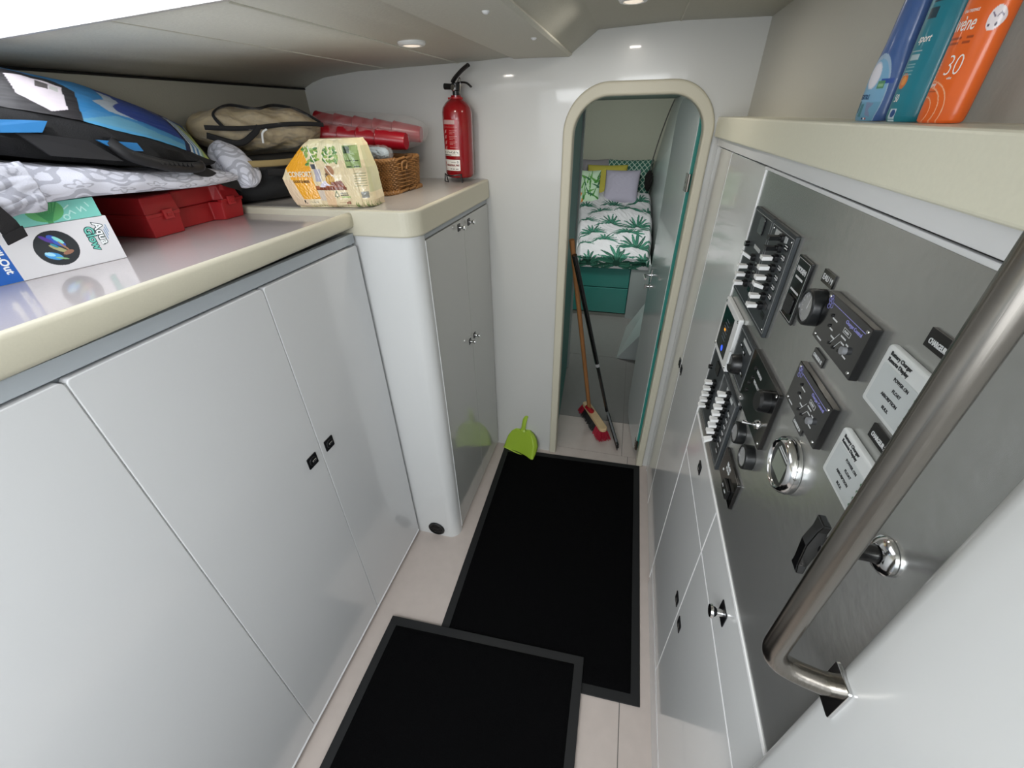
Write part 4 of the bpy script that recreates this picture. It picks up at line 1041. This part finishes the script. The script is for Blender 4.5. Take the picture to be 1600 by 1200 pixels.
b = B(); cyl(b, (0, 0), .0215, .250, .257, 32); box(b, -.034, -.018, -.004, .004, .250, .256); box(b, .018, .026, -.004, .004, .246, .256); obj('collar_clip', b, red, p)
b = B(); w_ = .0022
tube(b, [(-.042, -.040, .016), (-.044, -.042, -.010), (-.020, -.052, -.010), (-.030, -.047, .010)], w_, 8); tube(b, [(.036, -.046, .018), (.040, -.044, -.010)], w_, 8); tube(b, arcpath((-.042, -.04, .016), (0, -.075, .012), (.036, -.046, .018), .03, 8), w_, 8); tube(b, [(.036, -.046, .018), (.02, .06, .018)], w_, 8)
obj('wire_bracket', b, black, p, smooth=True)

# ---- ceiling spot lamps
for (x, y, z, lab) in ((-.587, 1.254, 1.7635, 'small round white ceiling lamp over the rear worktop'), (-.045, 1.350, 1.831, 'small round white ceiling lamp in front of the arched doorway')):
    p = thing('ceiling_lamp', lab, 'lamp', (x, y, z))
    b = B(); lathe(b, [(.036, .002), (.036, -.004), (.032, -.008), (.025, -.009), (.024, -.006), (0, -.006)], n=40); obj('bezel', b, whitep, p, smooth=True)
    b = B(); lathe(b, [(.0235, -.0065), (.020, -.0085), (0, -.009)], n=32); obj('lens', b, mat('lamp_lens', 'fff6e4', .4, emis='ffeeda', estr=.5), p, smooth=True)
    area('ceiling_lamp_light', (x, y, z-.012), (0, 0, -1), .04, .04, .8, (1, .93, .84))

# ================================================================== BOTTLES ON THE RIGHT LEDGE
def bottle_sheet(parent, name, prof, colfn, m, n=440, nv=200, e=.6):
    """prof(v)-> (half width y, half depth x, centre offset, z); local x = viewer right, y up, z out"""
    def fn(u, v):
        hx, hy, cx, z = prof(v); t = PI*1.5-u*2*PI; t = -u*2*PI-PI/2
        c, s = np.cos(-t), np.sin(-t)
        # u = .5 faces the viewer
        a = u*2*PI-PI/2-PI; c, s = np.cos(a), np.sin(a)
        X = np.sign(c)*np.abs(c)**e*hx; Zo = np.sign(s)*np.abs(s)**e*hy
        return np.column_stack([cx+X, z, Zo])
    o = gridmesh(name, fn, n, nv, (lambda u, v: colfn(fn(u, v))) if colfn else None, m, parent)
    return o
ZL = 1.5865
bg = mat('bottle_gloss', rough=.35, attr=True, coat=.15, coat_rough=.1)
# orange sun spray
p = thing('sunscreen_bottle', 'orange spray bottle marked 30 standing on the cream ledge', 'bottle', (.300, .595, ZL), Matrix.Rotation(math.radians(20), 4, 'Z') @ RWALL)
def orc(Q):
    X = (Q[:, 0]-.004)/.60; Y = Q[:, 1]/1.05; P = Paint(X, Y, 'ee6a22'); fr = Q[:, 2] > 0
    P.ring(-.032, .010, .011, .00045, 'f6b890', sx=1.5); P.ring(-.034, .011, .018, .0005, 'f6b890', sx=1.7); P.ring(-.034, .010, .0235, .00045, 'f6b890', sx=1.75)
    P.ell(.0205, .0755, .0080, .0085, 'efe4e6'); P.line([(.016, .0795), (.020, .0765)], .0006, '7a6a80'); P.line([(.022, .0765), (.024, .079), (.0265, .077)], .0005, '7a6a80'); P.ell(.0165, .0710, .0012, .0012, '4a3a50'); P.ell(.0235, .0712, .0012, .0012, '4a3a50')
    P.rect(-.040, -.014, .0640, .0655, 'a8441c'); P.rect(-.006, .004, .0640, .0655, 'a8441c'); P.rect(-.040, -.016, .0605, .062, 'a8441c'); P.rect(-.010, .002, .0605, .062, 'a8441c')
    for k in range(5): P.rect(-.040, -.031, .048-k*.0025, .0492-k*.0025, 'f0a080')
    P.rect(-.040, -.033, .0345, .037, 'f4e4dc'); P.rect(-.042, -.018, .0255, .0263, 'a8441c')
    P.c[~fr] = hexa('ee6a22'); return P.c
bottle_sheet(p, 'bottle', lambda v: (np.interp(v, [0, .01, .04, .8, .88, .93, 1], [.0190, .0208, .0215, .0215, .018, .013, .012]), np.interp(v, [0, .01, .04, .8, .9, 1], [.010, .0118, .012, .012, .012, .012]), 0*v, v*.185), orc, bg, e=.8)
ow = mat('white_ink', 'f4eee8', .4)
text('Avène', .0160, ow, p, (-0.0212, 0.0735, .0192), sx=0.60, bold=.0001, shear=.15); text('EAU THERMALE', .0034, ow, p, (-0.0128, 0.0866, .0192), sx=0.60); text('30', .0235, ow, p, (-0.0077, 0.0394, .0192), sx=0.70, bold=-.0004); text('Spray', .0052, ow, p, (-0.0164, 0.0310, .0192), sx=0.60); text('enfant', .0030, ow, p, (-0.0008, 0.0362, .0192), sx=0.60)
b = B(); cyl(b, (0, 0), .0125, 0, .02, 24); cp = obj('pump_collar', b, whitep, p, smooth=True); cp.matrix_local = Matrix.Translation((0, .184, 0)) @ basis((1, 0, 0), (0, 0, -1), (0, 1, 0))
b = B(); prism(b, [(-.02, .204), (.016, .204), (.018, .222), (-.028, .226), (-.032, .212)], -.010, .010, 'z'); obj('spray_head', b, whitep, p, bevel=.003)
# teal tube
p = thing('lotion_bottle', 'teal lotion bottle marked 50 between the blue and the orange bottles', 'bottle', (.300, .664, ZL), Matrix.Rotation(math.radians(20), 4, 'Z') @ RWALL)
def tec(Q):
    X = Q[:, 0]/.69; Y = Q[:, 1]/1.05; P = Paint(X, Y, '1f7f90')
    P.ell(-.015, .037, .008, .007, 'd9773a'); P.ell(-.014, .037, .0045, .004, 'e89a4a'); P.rect(-.020, -.003, .0545, .059, 'a9bfc4'); P.rect(-.022, -.002, .0615, .0625, 'a9bfc4')
    for k in range(4): P.rect(-.020, -.004, .051-k*.003, .0518-k*.003, '8fb8bf')
    P.rect(-.018, -.004, .003, .012, 'c9dbe4'); P.ell(-.010, .0078, .005, .0038, '1f4f8a'); P.rect(-.018, -.004, .0005, .002, 'c9dbe4')
    P.rect(-.018, -.002, .088, .096, '163a4a'); P.rect(-.016, .004, .10, .102, '163a4a')
    return P.c
bottle_sheet(p, 'bottle', lambda v: (np.interp(v, [0, .02, .05, .85, .9, .93, 1], [.0195, .0215, .022, .022, .02, .013, .013]), np.interp(v, [0, .03, .9, 1], [.010, .012, .012, .012]), 0*v, v*.165), tec, bg, e=.85)
text('50', .0105, ow, p, (-0.0124, 0.0194, .0183), sx=0.586); text('sport', .0095, ow, p, (-0.0110, 0.0725, .0183), sx=0.690, shear=.3, bold=.0001)
# blue fabric spray
p = thing('spray_bottle', 'blue textile spray bottle, leftmost of the three bottles on the ledge', 'bottle', (.300, .746, ZL), Matrix.Rotation(math.radians(20), 4, 'Z') @ RWALL)
def blc(Q):
    X = Q[:, 0]/.667; Y = Q[:, 1]/1.05; P = Paint(X, Y, '44649c'); fr = Q[:, 2] > 0
    P.ell(-.006, .026, .031, .041, '9fb8cf'); P.ell(-.006, .024, .029, .038, '7fb0cf'); P.rect(.008, .03, .038, .0425, '2a50a0')
    m_ = ((X+.006)/.029)**2+((Y-.024)/.038)**2 <= 1
    P.put(m_ & (Y < .020), '6fa3bf'); P.ell(-.012, .046, .014, .0135, 'c9cfdf'); P.ell(-.012, .046, .0125, .012, 'e3e2ea')
    P.rect(.003, .017, .0325, .040, '5a9068'); P.rect(.005, .015, .0345, .038, '8fb890'); P.rect(-.028, -.022, .008, .020, '2f5f74'); P.rect(-.020, -.012, .004, .018, '3f7f8a'); P.poly([(-.008, .020), (.010, .018), (.002, .012), (.012, .004), (-.002, .006)], '7f8fae')
    P.rect(-.008, -.004, .001, .0038, '1f2f6a'); P.rect(-.004, .0, .001, .0038, 'e8e8e8'); P.rect(.0, .003, .001, .0038, 'b03a3a')
    P.c[~fr] = hexa('44649c'); return P.c
bottle_sheet(p, 'bottle', lambda v: (np.interp(v, [0, .01, .04, .22, .30, .40, .56, .7, .78, 1], [.0222, .0235, .024, .024, .022, .0185, .0170, .0145, .0115, .0115]), np.interp(v, [0, .03, .3, .6, .78, 1], [.0105, .012, .012, .012, .0115, .0115]), np.interp(v, [0, .25, .6, 1], [0, 0, .004, .005]), v*.20), blc, bg, e=.85)
ZT_=0
text('TEXTILE', .0072, mat('navy_ink', '1f3f6a', .4), p, (-0.0200, 0.0236, .0245), sx=0.634, bold=.0001); text('febreze', .0052, mat('navy_ink', '1f3f6a', .4), p, (-0.0150, 0.0467, .0245), sx=0.667)
b = B(); cyl(b, (0, 0), .0125, 0, .022, 24); cp = obj('trigger_collar', b, whitep, p, smooth=True); cp.matrix_local = Matrix.Translation((.005, .198, 0)) @ basis((1, 0, 0), (0, 0, -1), (0, 1, 0))
b = B(); prism(b, [(-.03, .230), (.03, .222), (.034, .25), (-.034, .256)], -.010, .010, 'z'); prism(b, [(-.026, .23), (-.018, .232), (-.024, .20), (-.030, .198)], -.006, .006, 'z'); obj('trigger_head', b, whitep, p, bevel=.002)

for nm, hx_, hy_, e_ in (('sunscreen_bottle', .0215, .012, .8), ('lotion_bottle', .022, .012, .85), ('spray_bottle', .024, .012, .85)):
    for t_ in bpy.data.objects[nm].children:
        if t_.name.split('.')[0] != 'lettering': continue
        Lm = t_.matrix_local.copy()
        for v_ in t_.data.vertices:
            q = Lm @ v_.co; k_ = min(abs(q.x)/hx_, .985); q.z = hy_*(1-k_**(2/e_))**(e_/2)+.0003+(v_.co.z+.0002)*.5; v_.co = q
        t_.matrix_local = Matrix.Identity(4)

# ================================================================== FLOOR THINGS
matfab = mat('mat_pile', '070708', .95, bump=.8, bscale=350, spec=.06, aniso=(1, .5, 1))
matrub = mat('mat_rubber', '1c1d1e', .55, spec=.3)
def floormat(label, corners, z, t=.007, bw=.030):
    p = thing('floor_mat', label, 'mat', (corners[0][0], corners[0][1], z))
    c = [Vector((x-corners[0][0], y-corners[0][1])) for x, y in corners]
    b = B(); prism(b, [tuple(q) for q in c], 0, t*.6, 'z'); obj('rubber_border', b, matrub, p, bevel=.002)
    cen = sum(c, Vector((0, 0)))/4
    def inset(q):
        d = cen-q; return q+Vector((math.copysign(bw, d.x), math.copysign(bw, d.y)))
    ci = [inset(q) for q in c]
    def fn(u, v):
        P = np.array([[(1-a)*(1-b_)*ci[0][k]+a*(1-b_)*ci[1][k]+a*b_*ci[2][k]+(1-a)*b_*ci[3][k] for k in (0, 1)] for a, b_ in zip(u, v)])
        e = np.minimum(np.minimum(u, 1-u), np.minimum(v, 1-v)); h = t*.6+.0045*np.clip(e*60, 0, 1)
        h += .0006*np.sin(P[:, 0]*900+np.sin(P[:, 1]*260)*1.2)*np.clip(e*30, 0, 1)
        return np.column_stack([P, h])
    gridmesh('pile', fn, 220, 160, None, matfab, p)
floormat('larger black rubber-edged floor mat reaching to the doorway, partly under the other mat', [(-.513, 1.702), (.238, 1.728), (.238, .613), (-.478, .585)], .0005)
floormat('nearer black floor mat in the foreground, lapping over the other mat', [(-.672, .679), (.048, .711), (.061, -.36), (-.664, -.40)], .0135)

# dustpan leaning on the bulkhead
green = mat('lime_plastic', '9fbe3a', .35, bump=.05, bscale=40)
p = thing('dustpan', 'lime green plastic dustpan leaning on the white bulkhead by the mat', 'dustpan')
p.matrix_world = Matrix.Translation((-.425, 1.672, .004)) @ Matrix.Rotation(-.38, 4, 'Z') @ Matrix.Rotation(math.radians(68), 4, 'X')
def dpf(u, v):
    # x across, y up the pan, z outwards (towards viewer is +z after rotation)
    w = np.interp(v, [0, .25, .5, .75, .9, 1], [.100, .102, .098, .080, .055, .022])
    x = (u*2-1)*w; y = v*.150
    rim = np.clip((np.abs(u*2-1)-.86)/.14, 0, 1)**2
    back = np.clip((v-.86)/.14, 0, 1)**2
    z = .034*np.maximum(rim, back)*(0.15+.85*np.clip(v*2.2, 0, 1)) + .004*np.sin(u*PI)
    z = -z+.006*np.cos(u*2*PI)*(1-v)
    return np.column_stack([x, y, -z*-1])
def dpf2(u, v):
    P = dpf(u, v); return P
pan = gridmesh('pan', dpf2, 60, 40, None, green, p, solid=.003)
b = B(); pp = smoothpath([(0, .140, .002), (0, .165, .006), (0, .20, .008), (0, .25, .004), (0, .30, .0)], 5)
tube(b, pp, [.022-.003*min(i, 3)+(.003 if i > 12 else 0) for i in range(len(pp))], 16, flat=(1, .55)); obj('handle', b, green, p, smooth=True)
b = B(); tube(b, [(-.1, 0, .001), (.1, 0, .001)], .004, 10, flat=(1, 1)); obj('lip', b, mat('lime_edge', 'b7d252', .4), p, smooth=True)

# broom
wood = mat('broom_wood', '9c6a3e', .5, bump=.2, bscale=40, aniso=(1, 1, .05), vary=.15)
woodb = mat('pale_wood', 'd6b98d', .5, vary=.08)
p = thing('broom', 'broom with red and black bristles and wooden handle, leaning in the doorway', 'broom')
hc = Vector((-.035, 2.035, .055)); dr = Vector((.145, -.27, 0)).normalized()
p.matrix_world = Matrix.Translation(hc) @ basis(dr, Vector((-dr.y, dr.x, 0)), (0, 0, 1))
b = B(); prism(b, rrect(-.145, .145, -.024, .024, .022, 8), 0, .022, 'z'); obj('head_block', b, woodb, p, bevel=.004)
inv = p.matrix_world.inverted()
def bristles(x0, x1, m, name, n):
    b = B()
    for i in range(n):
        x = random.uniform(x0, x1); y = random.uniform(-.021, .021)
        q = Vector((x+ (x/.145)*.020+random.uniform(-.006, .006), y*1.9+random.uniform(-.006, .006), -.054+random.uniform(0, .006)))
        tube(b, [(x, y, .001), tuple(q)], .0013, 4, cap=False)
    o = obj(name, b, m, p); o['kind'] = 'stuff'
    return o
bristles(-.145, -.10, mat('bristle_red', 'a3122e', .6), 'red_bristles', 260)
bristles(-.10, .07, mat('bristle_black', '151515', .6), 'black_bristles', 700)
bristles(.07, .145, mat('bristle_red', 'a3122e', .6), 'red_bristles', 420)
sk = Vector((-.085, 2.075, .085)); s0 = inv @ Vector((-.055, 2.06, .078)); s1 = inv @ Vector((-.085, 2.04, .125)); s2 = inv @ Vector((-.212, 1.82, 1.15))
b = B(); tube(b, [s0, s1], [.017, .014], 18); obj('socket', b, redc, p, smooth=True)
b = B(); tube(b, [s0.lerp(s1, .5), s2], .0115, 16); obj('handle', b, wood, p, smooth=True)

p = thing('squeegee', 'black squeegee with long pole and wide blade leaning in the doorway beside the broom', 'squeegee')
a0 = Vector((.045, 2.12, .015)); a1 = Vector((.115, 1.83, .015)); dr = (a1-a0).normalized()
p.matrix_world = Matrix.Translation((a0+a1)/2) @ basis(dr, Vector((-dr.y, dr.x, 0)), (0, 0, 1)); inv = p.matrix_world.inverted()
L = (a1-a0).length/2
b = B(); prism(b, [(-L, 0), (L, 0), (L, .012), (-L, .012)], -.008, .008, 'y'); box(b, -L, L, -.006, .006, .010, .03); obj('blade_holder', b, blackg, p, bevel=.002)
b = B(); box(b, -L, L, -.0015, .0015, -.0148, .0); obj('rubber_blade', b, black, p)
top = inv @ Vector((.035, 2.055, .10))
for sgn in (-1, 1):
    b = B(); tube(b, [(sgn*L*.96, 0, .02), top], .006, 10); obj('brace', b, blackg if sgn < 0 else mat('squeegee_grey', '6f7274', .4), p, smooth=True)
e = inv @ Vector((-.195, 1.805, 1.09)); md = top.lerp(e, .37)
b = B(); tube(b, [top, md], .0095, 16); obj('pole', b, blackg, p, smooth=True)
b = B(); tube(b, [md, e], .0115, 16); obj('pole', b, blackg, p, smooth=True)
b = B(); tube(b, [top.lerp(e, .36), top.lerp(e, .38)], .0122, 16); obj('pole_collar', b, mat('collar_grey', 'a8a8a8', .4), p, smooth=True)

# ================================================================== SLEEPING CABIN
p = thing('berth', 'teal panelled berth base with two drawer fronts beyond the arched doorway', 'bed', (0, 0, 0))
b = B(); box(b, -.36, .105, 3.73, 5.4, .03, .46); obj('body', b, teal, p)
b = B(); box(b, -.57, .11, 3.71, 3.74, .0, .028); obj('kick_trim', b, mat('kick_grey', '9a9b93', .5), p)
for z0, z1 in ((.04, .275), (.282, .47)):
    b = B(); box(b, -.57, .10, 3.700, 3.73, z0, z1); d = obj('drawer', b, teal, p, bevel=.003)
    if z0 < .1:
        b = B(); lathe(b, [(.005, 0), (.004, .012), (.009, .016), (.008, .022), (0, .023)], n=16); o = obj('knob', b, chrome, d, smooth=True); o.matrix_local = Matrix.Translation((-.305, 3.70, .232)) @ BWALL
b = B(); box(b, .106, .36, 3.69, 3.73, 0, .50); obj('side_panel', b, cw, p)
b = B(); loft(b, [[(x, 3.73, z) for x, z in ((-.57, .46), (.27, .46), (.27, .48), (-.57, .48))], [(x, 5.35, z) for x, z in ((-.58, .74), (.20, .74), (.20, .79), (-.58, .79))]]); obj('mattress', b, whitep, p, bevel=.01)
p = thing('step_fairing', 'pale triangular floor moulding beside the berth behind the open door', 'moulding', (.065, 2.9, 0))
b = B(); prism(b, [(0, 0), (.30, 0), (.30, .40), (.27, .40)], 0, .016, 'y'); obj('front_panel', b, cw, p, bevel=.004)
b = B(); b.faces.new([b.verts.new(q) for q in ((0, .016, 0), (.28, .016, .40), (.28, .55, .43), (.06, .60, .0))]); b.faces.new([b.verts.new(q) for q in ((0, .016, 0), (.06, .60, 0), (.28, .55, 0), (.28, .016, 0))]); obj('sloped_top', b, cw, p)

# duvet with printed palms
def palm(P, cx, cy, s, seed, fan=1.):
    r = random.Random(seed); cols = ['1f5a4a', '2c6b57', '174638']; n_ = 13
    for k in range(n_):
        a = PI/2+(k/(n_-1)-.5)*3.3+r.uniform(-.07, .07); Lg = s*(1.05-.15*abs(math.cos(a)))*r.uniform(.85, 1.1)
        pts = []
        for i in range(7):
            t = i/6; pts.append((cx+math.cos(a)*Lg*t, cy+math.sin(a)*Lg*t-.38*Lg*t*t*abs(math.cos(a))))
        for i in range(6):
            w0 = s*.062*math.sin(PI*min(.95, (i+1.1)/7.4)); P.line(pts[i:i+2], max(w0, s*.012), cols[k % 3])
        P.line([pts[1], pts[5]], s*.007, '4f8a70')
    P.ell(cx, cy+s*.05, s*.13, s*.10, '174638')
def duvcol(u, v):
    P = Paint(u*.72, v*1.7, 'c3bfc2'); 
    for i, (cx, cy, s) in enumerate(((.12, .03, .20), (.40, .04, .28), (.67, .05, .20), (.27, .44, .15), (.58, .36, .24), (.05, .40, .12), (.48, .60, .17), (.15, .66, .16), (.68, .66, .14), (.33, .86, .17), (.58, .90, .18), (.08, .92, .14), (.22, 1.16, .15), (.50, 1.18, .18), (.68, 1.22, .15), (.08, 1.35, .13), (.36, 1.42, .15), (.6, 1.5, .14))):
        palm(P, cx, cy, s, i+3)
    return P.c
def duvfn(u, v):
    s = v  # 0 front hem -> 1 pillows
    y = np.where(s < .06, 3.685+0*s, 3.685+(s-.06)/.94*1.42)
    zc = .535+(y-3.685)*.205
    xl = -.375-(y-3.7)*.12; xr = .245+.02*np.sin((y-3.7)*2.2)
    x = xl+(xr-xl)*u
    z = zc+.02*noise2(x*2.4, y*1.1, 3, 5)+.036*np.sin(y*13+2.2*np.sin(x*5+y))*np.clip((s-.12)*5, 0, 1)*(.6+.4*np.sin(x*9+y*3))+.03*np.exp(-((u-.5)/.35)**2)
    z = z+.015*np.abs(noise2(x*6+y*5, y*3, 5, 4))
    e = np.clip((.05-np.minimum(u, 1-u))/.05, 0, 1); z = z-.06*e**2
    z = np.where(s < .06, zc-.075+(s/.06)*.075+.0, z); z = np.where(s < .06, z+.02*(s/.06)**2, z)
    z = z+.08*np.clip((s-.85)/.15, 0, 1)*np.clip(u-.6, 0, 1)
    return np.column_stack([x, y, z])
o = gridmesh('duvet', duvfn, 260, 420, duvcol, paintedf, None, solid=.02)
tag(o, 'rumpled white duvet with green palm print on the berth', 'duvet')
def cushion(name, label, loc, w, h, d, rx, rz, colfn, m=paintedf, ry=0, group=None):
    def half(sg):
        def fn(u, v):
            a = u*2-1; b_ = v*2-1
            e = (1-np.abs(a)**4)*(1-np.abs(b_)**4); pin = 1-.07*(1-np.abs(a)**2*0)*(np.abs(b_)**2)*(1-np.abs(a)**3)
            X = a*w/2*(1-.06*(1-b_**2)*0-.05*(np.cos(b_*PI/2))); Y = b_*h/2*(1-.05*np.cos(a*PI/2))
            Z = sg*d/2*np.clip(e, 0, 1)**.55+.006*noise2(a*2, b_*2+sg, 4, 5)*e
            return np.column_stack([X, Y, Z])
        return fn
    n = 60 if colfn is None else 110
    u, v = np.meshgrid(np.linspace(0, 1, n+1), np.linspace(0, 1, n+1)); u = u.ravel(); v = v.ravel()
    A = half(1)(u, v); Bk = half(-1)(u, v); N = n+1
    idx = np.arange(N*N).reshape(N, N)
    f = np.stack([idx[:-1, :-1], idx[:-1, 1:], idx[1:, 1:], idx[1:, :-1]], -1).reshape(-1, 4)
    me = bpy.data.meshes.new(name); me.from_pydata([tuple(map(float, q)) for q in np.vstack([A, Bk])], [], f.tolist()+(f[:, ::-1]+N*N).tolist())
    if colfn is not None:
        c = colfn(u, v); c = np.vstack([c, c]); c = np.where(c <= .04045, c/12.92, ((c+.055)/1.055)**2.4)
        at = me.color_attributes.new('Col', 'FLOAT_COLOR', 'POINT'); at.data.foreach_set('color', np.concatenate([c, np.ones((len(c), 1))], 1).ravel().astype(np.float32))
    o = obj(name, me, m, None, smooth=True, auto=False, ang=180)
    w_ = o.modifiers.new('weld', 'WELD'); w_.merge_threshold = .0008
    o.matrix_world = Matrix.Translation(loc) @ Matrix.Rotation(rz, 4, 'Z') @ Matrix.Rotation(rx, 4, 'X') @ Matrix.Rotation(ry, 4, 'Z')
    tag(o, label, 'pillow', group); return o
def lattice(u, v):
    P = Paint(u, v, '2f6355'); g = 6
    for q in (u*g*1.5+v*g, u*g*1.5-v*g):
        P.put(np.abs((q % 1)-.5) < .09, 'b7c7b8')
    return P.c
def palmc(u, v):
    P = Paint(u, v, 'b9cfb2'); palm2 = ['3d7d33', '57943f', '2a6040']
    r = random.Random(2)
    for k in range(26):
        a = r.uniform(.2, 2.9); x0, y0 = r.uniform(0, 1), r.uniform(.1, .8); P.line([(x0, y0), (x0+math.cos(a)*.35, y0+math.sin(a)*.3)], (.035, .006), palm2[k % 3])
    for k in range(9): P.ell(.12+r.uniform(-.1, .1), .16+r.uniform(-.12, .12), .06, .025, 'c9762f', rot=r.uniform(0, 3))
    return P.c
cushion('pillow', 'green diamond lattice pillow standing at the back of the berth', (-.03, 5.38, .985), .52, .38, .12, math.radians(72), 0, lattice)
cushion('pillow', 'plain grey pillow at the far left head of the berth', (-.395, 5.36, 1.00), .34, .36, .12, math.radians(70), .2, None, mat('pillow_grey', '8a8589', .85, bump=.3, bscale=200))
cushion('pillow', 'yellow pillow wedged behind the lavender one', (-.26, 5.16, .965), .44, .36, .12, math.radians(66), 0, None, mat('pillow_yellow', 'b3a745', .85, bump=.3, bscale=200))
cushion('pillow', 'lavender grey pillow in front of the yellow pillow', (-.085, 5.04, .93), .37, .36, .13, math.radians(62), -.03, None, mat('pillow_lav', 'aaa3b3', .85, bump=.35, bscale=150))
cushion('pillow', 'small palm leaf cushion at the left side of the berth', (-.425, 5.0, .93), .23, .36, .10, math.radians(62), .1, palmc)
# dark plush hanging on a cord
p = thing('plush_pendant', 'dark fluffy bundle hanging on a cord in the far right corner above the berth', 'ornament', (.195, 5.2, .98))
b = B(); bmesh.ops.create_icosphere(b, subdivisions=4, radius=1)
for v_ in b.verts:
    n_ = random.uniform(.86, 1.1); v_.co = Vector((v_.co.x*.042*n_, v_.co.y*.04*n_, v_.co.z*.10*n_))
obj('fluff', b, mat('fluff', '14100f', .95), p)
b = B(); tube(b, smoothpath([(0, 0, .09), (.01, -.02, .2), (.05, -.02, .42), (.10, 0, .62), (.135, .0, .73)], 6), .006, 8); obj('cord', b, mat('cord_grey', '4c4a45', .7), p, smooth=True)
